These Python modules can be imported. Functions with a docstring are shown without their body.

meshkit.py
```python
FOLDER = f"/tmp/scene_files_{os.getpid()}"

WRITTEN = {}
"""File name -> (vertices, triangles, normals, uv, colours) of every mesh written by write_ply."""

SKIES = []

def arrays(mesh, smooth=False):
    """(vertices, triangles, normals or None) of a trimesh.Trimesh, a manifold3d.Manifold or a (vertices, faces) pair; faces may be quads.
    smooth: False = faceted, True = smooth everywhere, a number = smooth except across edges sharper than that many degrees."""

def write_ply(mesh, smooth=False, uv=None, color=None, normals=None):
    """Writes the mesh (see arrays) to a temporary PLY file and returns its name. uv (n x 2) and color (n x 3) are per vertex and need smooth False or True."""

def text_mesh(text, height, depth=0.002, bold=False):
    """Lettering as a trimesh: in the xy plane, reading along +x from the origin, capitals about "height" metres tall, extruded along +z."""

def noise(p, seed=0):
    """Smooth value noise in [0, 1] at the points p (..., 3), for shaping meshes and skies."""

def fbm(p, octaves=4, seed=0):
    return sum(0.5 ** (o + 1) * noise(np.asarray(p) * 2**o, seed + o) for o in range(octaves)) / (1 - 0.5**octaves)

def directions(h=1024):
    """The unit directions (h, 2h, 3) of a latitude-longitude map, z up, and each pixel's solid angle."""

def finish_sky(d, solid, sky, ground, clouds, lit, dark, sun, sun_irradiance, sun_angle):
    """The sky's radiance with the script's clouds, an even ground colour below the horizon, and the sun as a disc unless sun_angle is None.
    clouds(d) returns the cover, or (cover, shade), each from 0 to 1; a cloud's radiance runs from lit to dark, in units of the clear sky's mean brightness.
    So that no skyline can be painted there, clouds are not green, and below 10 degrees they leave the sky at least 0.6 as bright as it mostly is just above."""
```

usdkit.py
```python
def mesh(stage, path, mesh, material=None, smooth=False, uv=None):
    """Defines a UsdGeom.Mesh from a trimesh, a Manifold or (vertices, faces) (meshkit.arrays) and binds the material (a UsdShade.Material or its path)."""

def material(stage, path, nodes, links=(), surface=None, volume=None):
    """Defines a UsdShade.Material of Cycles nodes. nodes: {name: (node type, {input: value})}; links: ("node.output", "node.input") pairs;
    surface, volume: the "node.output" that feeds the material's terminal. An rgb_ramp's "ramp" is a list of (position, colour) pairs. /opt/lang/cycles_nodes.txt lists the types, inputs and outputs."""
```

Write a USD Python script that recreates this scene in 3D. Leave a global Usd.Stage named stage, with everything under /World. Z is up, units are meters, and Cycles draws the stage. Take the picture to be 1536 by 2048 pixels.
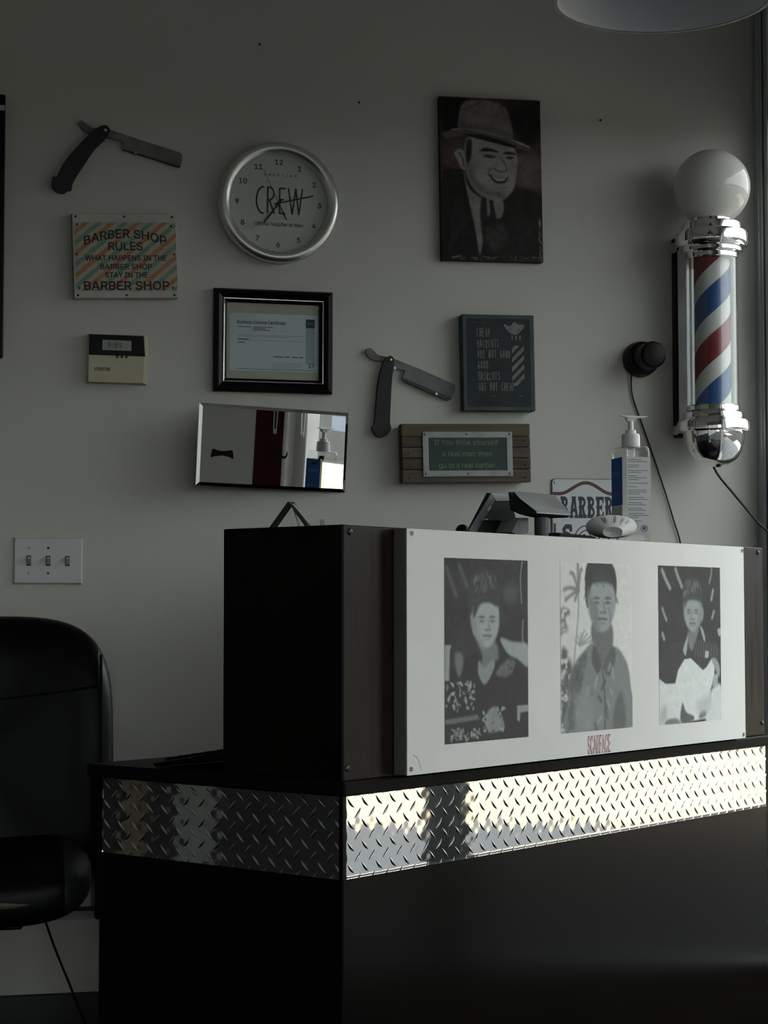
import math, random
import numpy as np, trimesh, usdkit, meshkit, shapely
from shapely.geometry import Polygon, LineString, Point, box as sbox
from shapely import affinity
from shapely.ops import unary_union
from pxr import Usd, UsdGeom, UsdLux, UsdShade, Sdf, Gf, Vt

stage = Usd.Stage.CreateInMemory()
UsdGeom.SetStageUpAxis(stage, 'Z'); UsdGeom.SetStageMetersPerUnit(stage, 1.0)
UsdGeom.Xform.Define(stage, '/World'); UsdGeom.Scope.Define(stage, '/World/Looks')
rng = random.Random(7)

# ------------------------------------------------------------------ camera
CAM_POS = np.array([0.0, -4.53, 1.02]); YAW, PITCH, ROLL = map(math.radians, (12.585, 3.086, -0.066)); FPX = 3715.5
EXPOSURE = 0.0
cam = UsdGeom.Camera.Define(stage, '/World/camera')
cam.CreateHorizontalApertureAttr(20.955); cam.CreateVerticalApertureAttr(20.955 * 2048 / 1536)
cam.CreateFocalLengthAttr(20.955 * FPX / 1536); cam.CreateExposureAttr(EXPOSURE); cam.CreateClippingRangeAttr(Gf.Vec2f(0.05, 500))
_f = np.array([math.sin(YAW) * math.cos(PITCH), math.cos(YAW) * math.cos(PITCH), math.sin(PITCH)])
_r = np.array([math.cos(YAW), -math.sin(YAW), 0.0]); _u = np.cross(_r, _f)
_c, _s = math.cos(ROLL), math.sin(ROLL)
_r, _u = _c * _r + _s * _u, -_s * _r + _c * _u
UsdGeom.Xformable(cam).AddTransformOp().Set(Gf.Matrix4d(*map(float, [*_r, 0, *_u, 0, *(-_f), 0, *CAM_POS, 1])))

# ------------------------------------------------------------------ sky and sun (daylight through the shop window)
SKY, SUN, SUN_ELEV = 1.12, 1.5, 45.0
dome = UsdLux.DomeLight.Define(stage, '/World/sky'); dome.CreateIntensityAttr(SKY); dome.CreateColorAttr(Gf.Vec3f(0.94, 0.975, 1.0))
sun = UsdLux.DistantLight.Define(stage, '/World/sun'); sun.CreateIntensityAttr(SUN); sun.CreateColorAttr(Gf.Vec3f(1.0, 0.93, 0.82)); sun.CreateAngleAttr(0.6); sun.CreateNormalizeAttr(True)
# the sun stands behind the shop (to the west), so it lights the street and never the room
UsdGeom.Xformable(sun).AddRotateYOp().Set(-(90.0 - SUN_ELEV))

# ------------------------------------------------------------------ names and properties
_used = {}
def numbered(parent, name):
    k = (str(parent), name); i = _used.get(k, 0); _used[k] = i + 1
    return name if i == 0 else f'{name}_{i:03d}'
def M4(x, y, z, p):
    return Gf.Matrix4d(*map(float, [*x, 0, *y, 0, *z, 0, *p, 1]))
def setdata(prim, label=None, category=None, group=None, kind=None):
    for k, v in (('label', label), ('category', category), ('group', group), ('kind', kind)):
        if v: prim.SetCustomDataByKey(k, v)
def thing(name, label, category, m=None, group=None):
    x = UsdGeom.Xform.Define(stage, '/World/' + numbered('/World', name))
    if m is not None: x.AddTransformOp().Set(m)
    setdata(x.GetPrim(), label, category, group)
    return str(x.GetPath())
def part(parent, name, mesh, material, smooth=False, label=None, kind=None):
    path = parent + '/' + numbered(parent, name)
    m = usdkit.mesh(stage, path, mesh, '/World/Looks/' + material, smooth)
    setdata(m.GetPrim(), label, kind=kind)
    return path
def struct(name, mesh, material, smooth=False):
    path = '/World/' + numbered('/World', name)
    m = usdkit.mesh(stage, path, mesh, '/World/Looks/' + material, smooth)
    setdata(m.GetPrim(), kind='structure')
    return path
def solo(name, label, category, mesh, material, smooth=False, group=None, kind=None):
    path = '/World/' + numbered('/World', name)
    m = usdkit.mesh(stage, path, mesh, '/World/Looks/' + material, smooth)
    setdata(m.GetPrim(), label, category, group, kind)
    return path
def on_wall(x, z, tilt=0.0, y=0.0):          # local x right, y up, z out of the back wall
    c, s = math.cos(math.radians(tilt)), math.sin(math.radians(tilt))
    return M4((c, 0, s), (-s, 0, c), (0, -1, 0), (x, y, z))

# ------------------------------------------------------------------ materials
def mat(name, color, rough=0.5, metal=0.0, spec=0.5, var=0.0, vscale=6.0, color2=None, bump=0.0, bscale=60.0, coat=0.0, stretch=(1, 1, 1), trans=0.0, ior=1.5, rvar=0.0):
    n = {'p': ('principled_bsdf', {'base_color': color, 'roughness': rough, 'metallic': metal, 'specular_ior_level': spec, 'coat_weight': coat, 'transmission_weight': trans, 'ior': ior})}
    l = []
    if var or color2 or bump or rvar:
        n['tc'] = ('texture_coordinate', {}); n['mp'] = ('mapping', {'scale': stretch}); l.append(('tc.object', 'mp.vector'))
    if var or color2:
        c2 = color2 or tuple(c * (1 - var) for c in color)
        n['nz'] = ('noise_texture', {'scale': vscale, 'detail': 5.0, 'roughness': 0.6}); l.append(('mp.vector', 'nz.vector'))
        n['rp'] = ('rgb_ramp', {'ramp': [(0.3, color), (0.7, c2)]}); l += [('nz.fac', 'rp.fac'), ('rp.color', 'p.base_color')]
    if rvar:
        n['rn'] = ('noise_texture', {'scale': vscale * 1.7, 'detail': 4.0}); l.append(('mp.vector', 'rn.vector'))
        n['rr'] = ('map_range', {'from_min': 0.3, 'from_max': 0.7, 'to_min': max(0.02, rough - rvar), 'to_max': min(1, rough + rvar)})
        l += [('rn.fac', 'rr.value'), ('rr.result', 'p.roughness')]
    if bump:
        n['bz'] = ('noise_texture', {'scale': bscale, 'detail': 3.0}); n['bp'] = ('bump', {'strength': bump, 'distance': 0.002})
        l += [('mp.vector', 'bz.vector'), ('bz.fac', 'bp.height'), ('bp.normal', 'p.normal')]
    return usdkit.material(stage, '/World/Looks/' + name, n, l, surface='p.BSDF')

mat('wall_paint', (0.50, 0.488, 0.445), 0.62, var=0.05, vscale=1.5, bump=0.12, bscale=220)
mat('side_wall_paint', (0.80, 0.785, 0.73), 0.7, var=0.05, vscale=1.5)
mat('front_wall_paint', (0.35, 0.35, 0.33), 0.8, var=0.1)
mat('left_wall_paint', (0.018, 0.018, 0.018), 0.8, var=0.1)
mat('left_pier_paint', (0.20, 0.205, 0.19), 0.7, var=0.1)
mat('tan_door', (0.16, 0.125, 0.09), 0.7, var=0.3, vscale=8)
mat('ceiling_paint', (0.72, 0.71, 0.67), 0.9)
mat('floor_vinyl', (0.010, 0.0095, 0.009), 0.55, spec=0.12, var=0.4, vscale=9)
mat('baseboard_rubber', (0.006, 0.006, 0.006), 0.5)
mat('aluminium', (0.42, 0.45, 0.46), 0.42, 0.6, var=0.08, vscale=20)
mat('gasket', (0.01, 0.01, 0.01), 0.6)
mat('white_trim', (0.86, 0.85, 0.81), 0.5, var=0.06, vscale=12)
usdkit.material(stage, '/World/Looks/notice_card', {'d': ('diffuse_bsdf', {'color': (0.55, 0.58, 0.62)}), 't': ('translucent_bsdf', {'color': (0.40, 0.42, 0.45)}), 'a': ('add_closure', {})}, [('d.BSDF', 'a.closure1'), ('t.BSDF', 'a.closure2')], surface='a.closure')
mat('maroon_paint', (0.060, 0.005, 0.006), 0.8, spec=0.08, var=0.2)
mat('concrete', (0.61, 0.51, 0.375), 0.95, spec=0.0, var=0.15, vscale=0.8)
mat('paving_grey', (0.21, 0.21, 0.215), 0.9, spec=0.0, var=0.12, vscale=0.8)
mat('asphalt', (0.06, 0.06, 0.06), 0.95, spec=0.0, var=0.3, vscale=1.2)
mat('facade', (0.10, 0.095, 0.09), 0.9, var=0.2, vscale=0.6)
mat('facade_dark', (0.03, 0.035, 0.04), 0.3)
mat('hedge_leaf', (0.015, 0.022, 0.012), 0.9, var=0.5, vscale=6)
mat('shop_fascia', (0.25, 0.25, 0.25), 0.9)

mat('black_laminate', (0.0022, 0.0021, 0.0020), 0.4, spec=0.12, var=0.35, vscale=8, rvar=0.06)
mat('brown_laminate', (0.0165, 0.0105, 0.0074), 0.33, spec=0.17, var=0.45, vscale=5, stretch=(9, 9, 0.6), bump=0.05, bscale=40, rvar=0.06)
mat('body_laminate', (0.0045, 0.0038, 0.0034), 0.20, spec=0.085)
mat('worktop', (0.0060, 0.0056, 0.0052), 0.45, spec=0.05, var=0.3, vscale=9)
mat('cap_metal', (0.05, 0.05, 0.05), 0.35, 0.6)
mat('tread_metal', (0.72, 0.715, 0.71), 0.04, 1.0, var=0.08, vscale=14, rvar=0.02)
mat('board_white', (0.76, 0.75, 0.715), 0.65, spec=0.2, var=0.06, vscale=7)
mat('board_edge', (0.12, 0.12, 0.108), 0.7, var=0.2, vscale=10)
mat('stain', (0.45, 0.41, 0.32), 0.7)
mat('screw_steel', (0.16, 0.15, 0.14), 0.4, 0.7)
mat('red_ink', (0.25, 0.012, 0.03), 0.6)
mat('pink_ink', (0.62, 0.42, 0.42), 0.6)
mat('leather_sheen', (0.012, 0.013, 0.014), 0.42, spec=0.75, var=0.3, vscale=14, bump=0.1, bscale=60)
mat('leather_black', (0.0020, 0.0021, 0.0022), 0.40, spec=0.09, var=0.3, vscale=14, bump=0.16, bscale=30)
mat('leather_worn', (0.05, 0.04, 0.012), 0.6, var=0.5, vscale=30)
mat('plastic_black', (0.0030, 0.0030, 0.0030), 0.38, spec=0.14, var=0.1)
mat('satin_metal', (0.78, 0.79, 0.80), 0.32, 0.75)
mat('plastic_black_gloss', (0.003, 0.003, 0.003), 0.25, spec=0.10)
mat('plastic_dark_grey', (0.012, 0.014, 0.0155), 0.45, spec=0.2, var=0.1, vscale=30)
mat('plastic_grey', (0.23, 0.24, 0.24), 0.4, var=0.08, vscale=30)
mat('plastic_mid_grey', (0.075, 0.08, 0.085), 0.42, var=0.08, vscale=30)
mat('band_grey', (0.33, 0.35, 0.34), 0.5)
mat('lcd_grey', (0.22, 0.22, 0.19), 0.3)
mat('chair_metal', (0.16, 0.15, 0.15), 0.5, 0.3)
mat('cable_black', (0.004, 0.004, 0.004), 0.5)

mat('chrome', (0.86, 0.86, 0.85), 0.045, 1.0)
mat('brushed_silver', (0.68, 0.68, 0.66), 0.33, 1.0, bump=0.05, bscale=300, stretch=(1, 1, 20))
mat('milk_glass', (0.66, 0.645, 0.60), 0.035, spec=0.5, var=0.03)
mat('mirror_silver', (0.90, 0.905, 0.89), 0.012, 1.0)
mat('mirror_back', (0.05, 0.05, 0.05), 0.7)
mat('decal_black', (0.003, 0.003, 0.003), 0.9, spec=0.05)
mat('decal_grey', (0.03, 0.033, 0.033), 0.9, spec=0.05)
mat('clock_face', (0.57, 0.57, 0.53), 0.7, var=0.03)
mat('ink_black', (0.012, 0.012, 0.013), 0.6)
mat('ink_grey', (0.16, 0.17, 0.17), 0.6)
mat('ink_dark_grey', (0.075, 0.08, 0.08), 0.6)
mat('frame_black', (0.0025, 0.0025, 0.0025), 0.30, spec=0.14)
mat('silver_bead', (0.75, 0.74, 0.70), 0.16, 1.0)
mat('mat_paper', (0.46, 0.44, 0.38), 0.85, var=0.08, vscale=18)
mat('paper_blue_white', (0.56, 0.62, 0.65), 0.7, var=0.03)
mat('paper_band', (0.34, 0.40, 0.44), 0.7)
mat('ink_navy', (0.016, 0.035, 0.06), 0.6)
mat('switch_plate', (0.44, 0.455, 0.45), 0.38, spec=0.5)
mat('switch_toggle', (0.40, 0.41, 0.39), 0.35)
mat('cream_plastic', (0.44, 0.41, 0.29), 0.55, var=0.08, vscale=20)
mat('white_plastic', (0.60, 0.61, 0.60), 0.4)
mat('brand_red', (0.22, 0.012, 0.010), 0.6)

mat('razor_wood_black', (0.0065, 0.0072, 0.0080), 0.6, var=0.3, vscale=40)
mat('razor_grey', (0.085, 0.085, 0.082), 0.6, var=0.45, vscale=28, color2=(0.16, 0.16, 0.155))
mat('razor_edge', (0.035, 0.035, 0.034), 0.6, var=0.3, vscale=30)
mat('nail_steel', (0.45, 0.44, 0.42), 0.3, 1.0)
mat('white_wood', (0.50, 0.49, 0.44), 0.7, var=0.22, vscale=16)
mat('white_wood_side', (0.13, 0.125, 0.105), 0.8, var=0.3, vscale=16)
mat('sign_cream', (0.40, 0.375, 0.285), 0.7, var=0.16, vscale=22)
mat('sign_teal', (0.125, 0.215, 0.20), 0.7, var=0.30, vscale=30, color2=(0.20, 0.27, 0.23))
mat('sign_coral', (0.36, 0.135, 0.08), 0.7, var=0.3, vscale=30, color2=(0.38, 0.21, 0.12))
mat('sign_green', (0.045, 0.07, 0.05), 0.7, var=0.2)
mat('ink_soft', (0.018, 0.018, 0.017), 0.7)
mat('canvas_side', (0.012, 0.010, 0.010), 0.8, var=0.3)
mat('chalk_black', (0.006, 0.009, 0.010), 0.75, var=0.35, vscale=18, color2=(0.016, 0.026, 0.026))
mat('chalk_teal', (0.020, 0.042, 0.040), 0.75, var=0.5, vscale=26, color2=(0.055, 0.085, 0.08))
mat('chalk_white', (0.20, 0.205, 0.20), 0.8, var=0.45, vscale=60)
mat('barn_wood', (0.058, 0.047, 0.036), 0.8, var=0.5, vscale=14, color2=(0.10, 0.080, 0.056), stretch=(1, 10, 6), bump=0.3, bscale=40)
mat('barn_wood_dark', (0.040, 0.033, 0.026), 0.85, var=0.45, vscale=14, color2=(0.072, 0.058, 0.044), stretch=(1, 10, 6), bump=0.3, bscale=40)
mat('barn_wood_moss', (0.075, 0.066, 0.038), 0.85, var=0.4, vscale=12, color2=(0.10, 0.088, 0.055), stretch=(1, 10, 6), bump=0.3, bscale=40)
mat('wood_gap', (0.006, 0.005, 0.004), 0.9)
mat('tin_worn', (0.33, 0.345, 0.335), 0.6, var=0.3, vscale=26, color2=(0.23, 0.25, 0.24))
mat('green_board', (0.024, 0.046, 0.040), 0.8, var=0.4, vscale=14, color2=(0.038, 0.060, 0.050))
mat('green_letter', (0.19, 0.24, 0.13), 0.75, var=0.25, vscale=50)
mat('tin_white', (0.56, 0.58, 0.60), 0.4, var=0.10, vscale=22)
mat('tin_edge', (0.05, 0.055, 0.055), 0.5)
mat('tin_maroon', (0.085, 0.022, 0.018), 0.5, var=0.2, vscale=40)
mat('tin_ink', (0.010, 0.013, 0.017), 0.5)

mat('pump_white', (0.70, 0.71, 0.69), 0.4)
mat('label_white', (0.62, 0.63, 0.63), 0.5, var=0.03)
mat('label_text', (0.19, 0.20, 0.20), 0.6)
mat('label_teal', (0.13, 0.30, 0.36), 0.6)
mat('label_navy', (0.02, 0.08, 0.15), 0.6)
mat('receipt_paper', (0.66, 0.66, 0.64), 0.75, var=0.05, vscale=30)
mat('receipt_ink', (0.34, 0.34, 0.335), 0.8)
mat('card_black', (0.02, 0.022, 0.022), 0.6)
mat('card_cream', (0.36, 0.345, 0.27), 0.7)
mat('lamp_outside', (0.08, 0.08, 0.08), 0.5)
mat('lamp_inside', (0.62, 0.64, 0.66), 0.45, spec=0.25, var=0.05)
mat('lamp_rim', (0.30, 0.31, 0.30), 0.4)
mat('bulb_glass', (0.75, 0.75, 0.72), 0.12)

def glassy(name, tint=(1, 1, 1), ior=1.45, rough=0.0, coat=(1, 1, 1)):
    usdkit.material(stage, '/World/Looks/' + name, {'t': ('transparent_bsdf', {'color': tint}), 'g': ('glossy_bsdf', {'color': coat, 'roughness': rough}), 'w': ('layer_weight', {'blend': 0.5}), 'e': ('math', {'math_type': 'power', 'value2': 4.0}),
                     'f': ('math', {'math_type': 'multiply_add', 'value2': 0.85, 'value3': ((ior - 1) / (ior + 1)) ** 2}), 'm': ('mix_closure', {})},
                    [('w.facing', 'e.value1'), ('e.value', 'f.value1'), ('f.value', 'm.fac'), ('t.BSDF', 'm.closure1'), ('g.BSDF', 'm.closure2')], surface='m.closure')
glassy('window_glass', (0.95, 0.97, 0.96)); glassy('pane_glass', (0.97, 0.98, 0.97), 1.4, 0.02); glassy('tube_glass', (0.96, 0.97, 0.96), 1.5, 0.01); glassy('bottle_clear', (0.94, 0.95, 0.94), 1.38, 0.0)
usdkit.material(stage, '/World/Looks/label_blue', {'d': ('principled_bsdf', {'base_color': (0.002, 0.115, 0.25), 'roughness': 0.45}), 't': ('translucent_bsdf', {'color': (0.001, 0.14, 0.32)}), 'm': ('mix_closure', {'fac': 0.55})}, [('d.BSDF', 'm.closure1'), ('t.BSDF', 'm.closure2')], surface='m.closure')

usdkit.material(stage, '/World/Looks/print_tone', {'a': ('attribute', {'attribute': 'tone'}), 'p': ('principled_bsdf', {'roughness': 0.7, 'specular_ior_level': 0.1})}, [('a.color', 'p.base_color')], surface='p.BSDF')

def stripes_material(name, period, cols, edges, phase):
    """Helical stripes about the local z axis: colour runs with z minus the angle's share of the pitch."""
    ramp = []
    for (a0, a1), c in zip(zip(edges[:-1], edges[1:]), cols):
        ramp += [(a0 + 0.0001, c), (a1 - 0.0001, c)]
    n = {'tc': ('texture_coordinate', {}), 'x': ('separate_xyz', {}), 'at': ('math', {'math_type': 'arctan2'}), 'an': ('math', {'math_type': 'divide', 'value2': 2 * math.pi}),
         'zz': ('math', {'math_type': 'divide', 'value2': period}), 'su': ('math', {'math_type': 'subtract'}), 'ad': ('math', {'math_type': 'add', 'value2': phase + 20.0}), 'fr': ('math', {'math_type': 'fraction'}),
         'r': ('rgb_ramp', {'ramp': ramp, 'interpolate': True}), 'p': ('principled_bsdf', {'roughness': 0.45})}
    l = [('tc.object', 'x.vector'), ('x.y', 'at.value1'), ('x.x', 'at.value2'), ('at.value', 'an.value1'), ('x.z', 'zz.value1'), ('zz.value', 'su.value1'), ('an.value', 'su.value2'),
         ('su.value', 'ad.value1'), ('ad.value', 'fr.value1'), ('fr.value', 'r.fac'), ('r.color', 'p.base_color')]
    usdkit.material(stage, '/World/Looks/' + name, n, l, surface='p.BSDF')
WHITE_, RED_, BLUE_ = (0.60, 0.60, 0.60), (0.185, 0.010, 0.018), (0.006, 0.070, 0.235)
stripes_material('pole_stripes', 0.247, [RED_, WHITE_, BLUE_, WHITE_], [0, 0.29, 0.50, 0.79, 1.0], 0.0)

# ------------------------------------------------------------------ mesh helpers
cat = trimesh.util.concatenate
def bx(x0, y0, z0, x1, y1, z1, b=0.0):
    if b <= 0:
        m = trimesh.creation.box([x1 - x0, y1 - y0, z1 - z0]); m.apply_translation([(x0 + x1) / 2, (y0 + y1) / 2, (z0 + z1) / 2]); return m
    p = []
    for X, sx in ((x0, 1), (x1, -1)):
        for Y, sy in ((y0, 1), (y1, -1)):
            for Z, sz in ((z0, 1), (z1, -1)):
                p += [(X, Y + sy * b, Z + sz * b), (X + sx * b, Y, Z + sz * b), (X + sx * b, Y + sy * b, Z)]
    return trimesh.convex.convex_hull(np.array(p))
def hull(p): return trimesh.convex.convex_hull(np.asarray(p, float))
def prism(poly, z0, z1):
    if not isinstance(poly, shapely.Geometry): poly = Polygon(poly)
    poly = poly.buffer(0)
    ms = []
    for g in getattr(poly, 'geoms', [poly]):
        if g.area > 1e-10:
            m = trimesh.creation.extrude_polygon(g, z1 - z0, engine='earcut'); m.apply_translation([0, 0, z0]); ms.append(m)
    return cat(ms)
def rrect(w, h, r, cx=0, cy=0, seg=6): return sbox(cx - w / 2 + r, cy - h / 2 + r, cx + w / 2 - r, cy + h / 2 - r).buffer(r, quad_segs=seg)
def plate(poly, z0, z1, b):
    """A convex plate with a chamfered front edge."""
    out, inn = np.array(poly.exterior.coords)[:-1], np.array(poly.buffer(-b).exterior.coords)[:-1]
    return hull([(x, y, z0) for x, y in out] + [(x, y, z1 - b) for x, y in out] + [(x, y, z1) for x, y in inn])
def lathe(profile, seg=64): return trimesh.creation.revolve(np.asarray(profile, float), sections=seg)
def disc(r, z0, z1, cx=0, cy=0, seg=24):
    m = trimesh.creation.cylinder(r, z1 - z0, sections=seg); m.apply_translation([cx, cy, (z0 + z1) / 2]); return m
def dome_cap(r, h, cx=0, cy=0, z=0, seg=20):
    t = np.linspace(0, math.pi / 2, 6)
    m = lathe([(r * math.cos(a), h * math.sin(a)) for a in t], seg); m.apply_translation([cx, cy, z]); return m
def spline(pts, n=8):
    p = np.asarray(pts, float); q = np.vstack([2 * p[0] - p[1], p, 2 * p[-1] - p[-2]]); out = []
    for i in range(1, len(q) - 2):
        for t in np.linspace(0, 1, n, endpoint=False):
            out.append(0.5 * ((2 * q[i]) + (-q[i - 1] + q[i + 1]) * t + (2 * q[i - 1] - 5 * q[i] + 4 * q[i + 1] - q[i + 2]) * t ** 2 + (-q[i - 1] + 3 * q[i] - 3 * q[i + 1] + q[i + 2]) * t ** 3))
    return np.array(out + [p[-1]])
def closed_spline(pts, n=6):
    p = np.asarray(pts, float); N = len(p); out = []
    for i in range(N):
        a, b, c, d = p[i - 1], p[i], p[(i + 1) % N], p[(i + 2) % N]
        for t in np.linspace(0, 1, n, endpoint=False):
            out.append(0.5 * ((2 * b) + (-a + c) * t + (2 * a - 5 * b + 4 * c - d) * t ** 2 + (-a + 3 * b - 3 * c + d) * t ** 3))
    return np.array(out)
def tube(pts, r, sides=8, n=8):
    p = spline(pts, n) if n else np.asarray(pts, float)
    t = np.gradient(p, axis=0); t /= np.linalg.norm(t, axis=1, keepdims=True)
    a = np.cross(t[0], [0.3, 0.2, 1.0]); a /= np.linalg.norm(a); rings = []
    for i in range(len(p)):
        a = a - t[i] * (a @ t[i]); a /= np.linalg.norm(a); b = np.cross(t[i], a)
        ang = np.arange(sides) * 2 * math.pi / sides
        rings.append(p[i] + r * (np.cos(ang)[:, None] * a + np.sin(ang)[:, None] * b))
    v = np.vstack(rings + [p[:1], p[-1:]]); f = []
    for i in range(len(p) - 1):
        for j in range(sides):
            k = (j + 1) % sides
            f += [(i * sides + j, i * sides + k, (i + 1) * sides + k), (i * sides + j, (i + 1) * sides + k, (i + 1) * sides + j)]
    c0, c1, L = len(v) - 2, len(v) - 1, (len(p) - 1) * sides
    for j in range(sides):
        k = (j + 1) % sides; f += [(c0, k, j), (c1, L + j, L + k)]
    m = trimesh.Trimesh(v, f, process=False); m.fix_normals(); return m
def mitre(w, h, profile):
    """A picture-frame moulding: the closed profile [(inset, z)] swept round a w x h rectangle."""
    v, f, n = [], [], len(profile)
    for ins, z in profile:
        v += [(-w / 2 + ins, -h / 2 + ins, z), (w / 2 - ins, -h / 2 + ins, z), (w / 2 - ins, h / 2 - ins, z), (-w / 2 + ins, h / 2 - ins, z)]
    for i in range(n):
        k = (i + 1) % n
        for j in range(4):
            q = (j + 1) % 4
            f += [(i * 4 + j, i * 4 + q, k * 4 + q), (i * 4 + j, k * 4 + q, k * 4 + j)]
    m = trimesh.Trimesh(np.array(v, float), f, process=False); m.fix_normals(); return m
def moved(m, p=(0, 0, 0), rz=0.0, sc=None):
    m = m.copy()
    if sc is not None: m.apply_transform(np.diag([*sc, 1.0]))
    if rz: m.apply_transform(trimesh.transformations.rotation_matrix(math.radians(rz), [0, 0, 1]))
    m.apply_translation(p); return m
def axes(m, x, y, z, o=(0, 0, 0)):
    T = np.eye(4); T[:3, 0], T[:3, 1], T[:3, 2], T[:3, 3] = x, y, z, o
    m = m.copy(); m.apply_transform(T)
    if np.linalg.det(T[:3, :3]) < 0: m.invert()
    return m
def text(s, h, w=None, cx=0, cy=0, z=0, depth=0.0004, bold=False, rot=0.0, bend=0.0, left=False):
    """Lettering centred on (cx, cy) (or starting at cx), w metres wide if given, bent along a parabola."""
    m = meshkit.text_mesh(s, h, depth, bold); lo, hi = m.bounds
    m.apply_translation([-lo[0] if left else -(lo[0] + hi[0]) / 2, -h / 2, 0])
    if w: m.apply_transform(np.diag([w / (hi[0] - lo[0]), 1, 1, 1]))
    if bend:
        v = m.vertices.copy(); v[:, 1] -= bend * v[:, 0] ** 2; m.vertices = v
    if rot: m.apply_transform(trimesh.transformations.rotation_matrix(math.radians(rot), [0, 0, 1]))
    m.apply_translation([cx, cy, z]); return m
def strokes(lines, width, z0, z1, cap='round'):
    g = unary_union([LineString(l).buffer(width / 2, cap_style=cap, join_style='mitre') for l in lines]); return prism(g, z0, z1)

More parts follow.
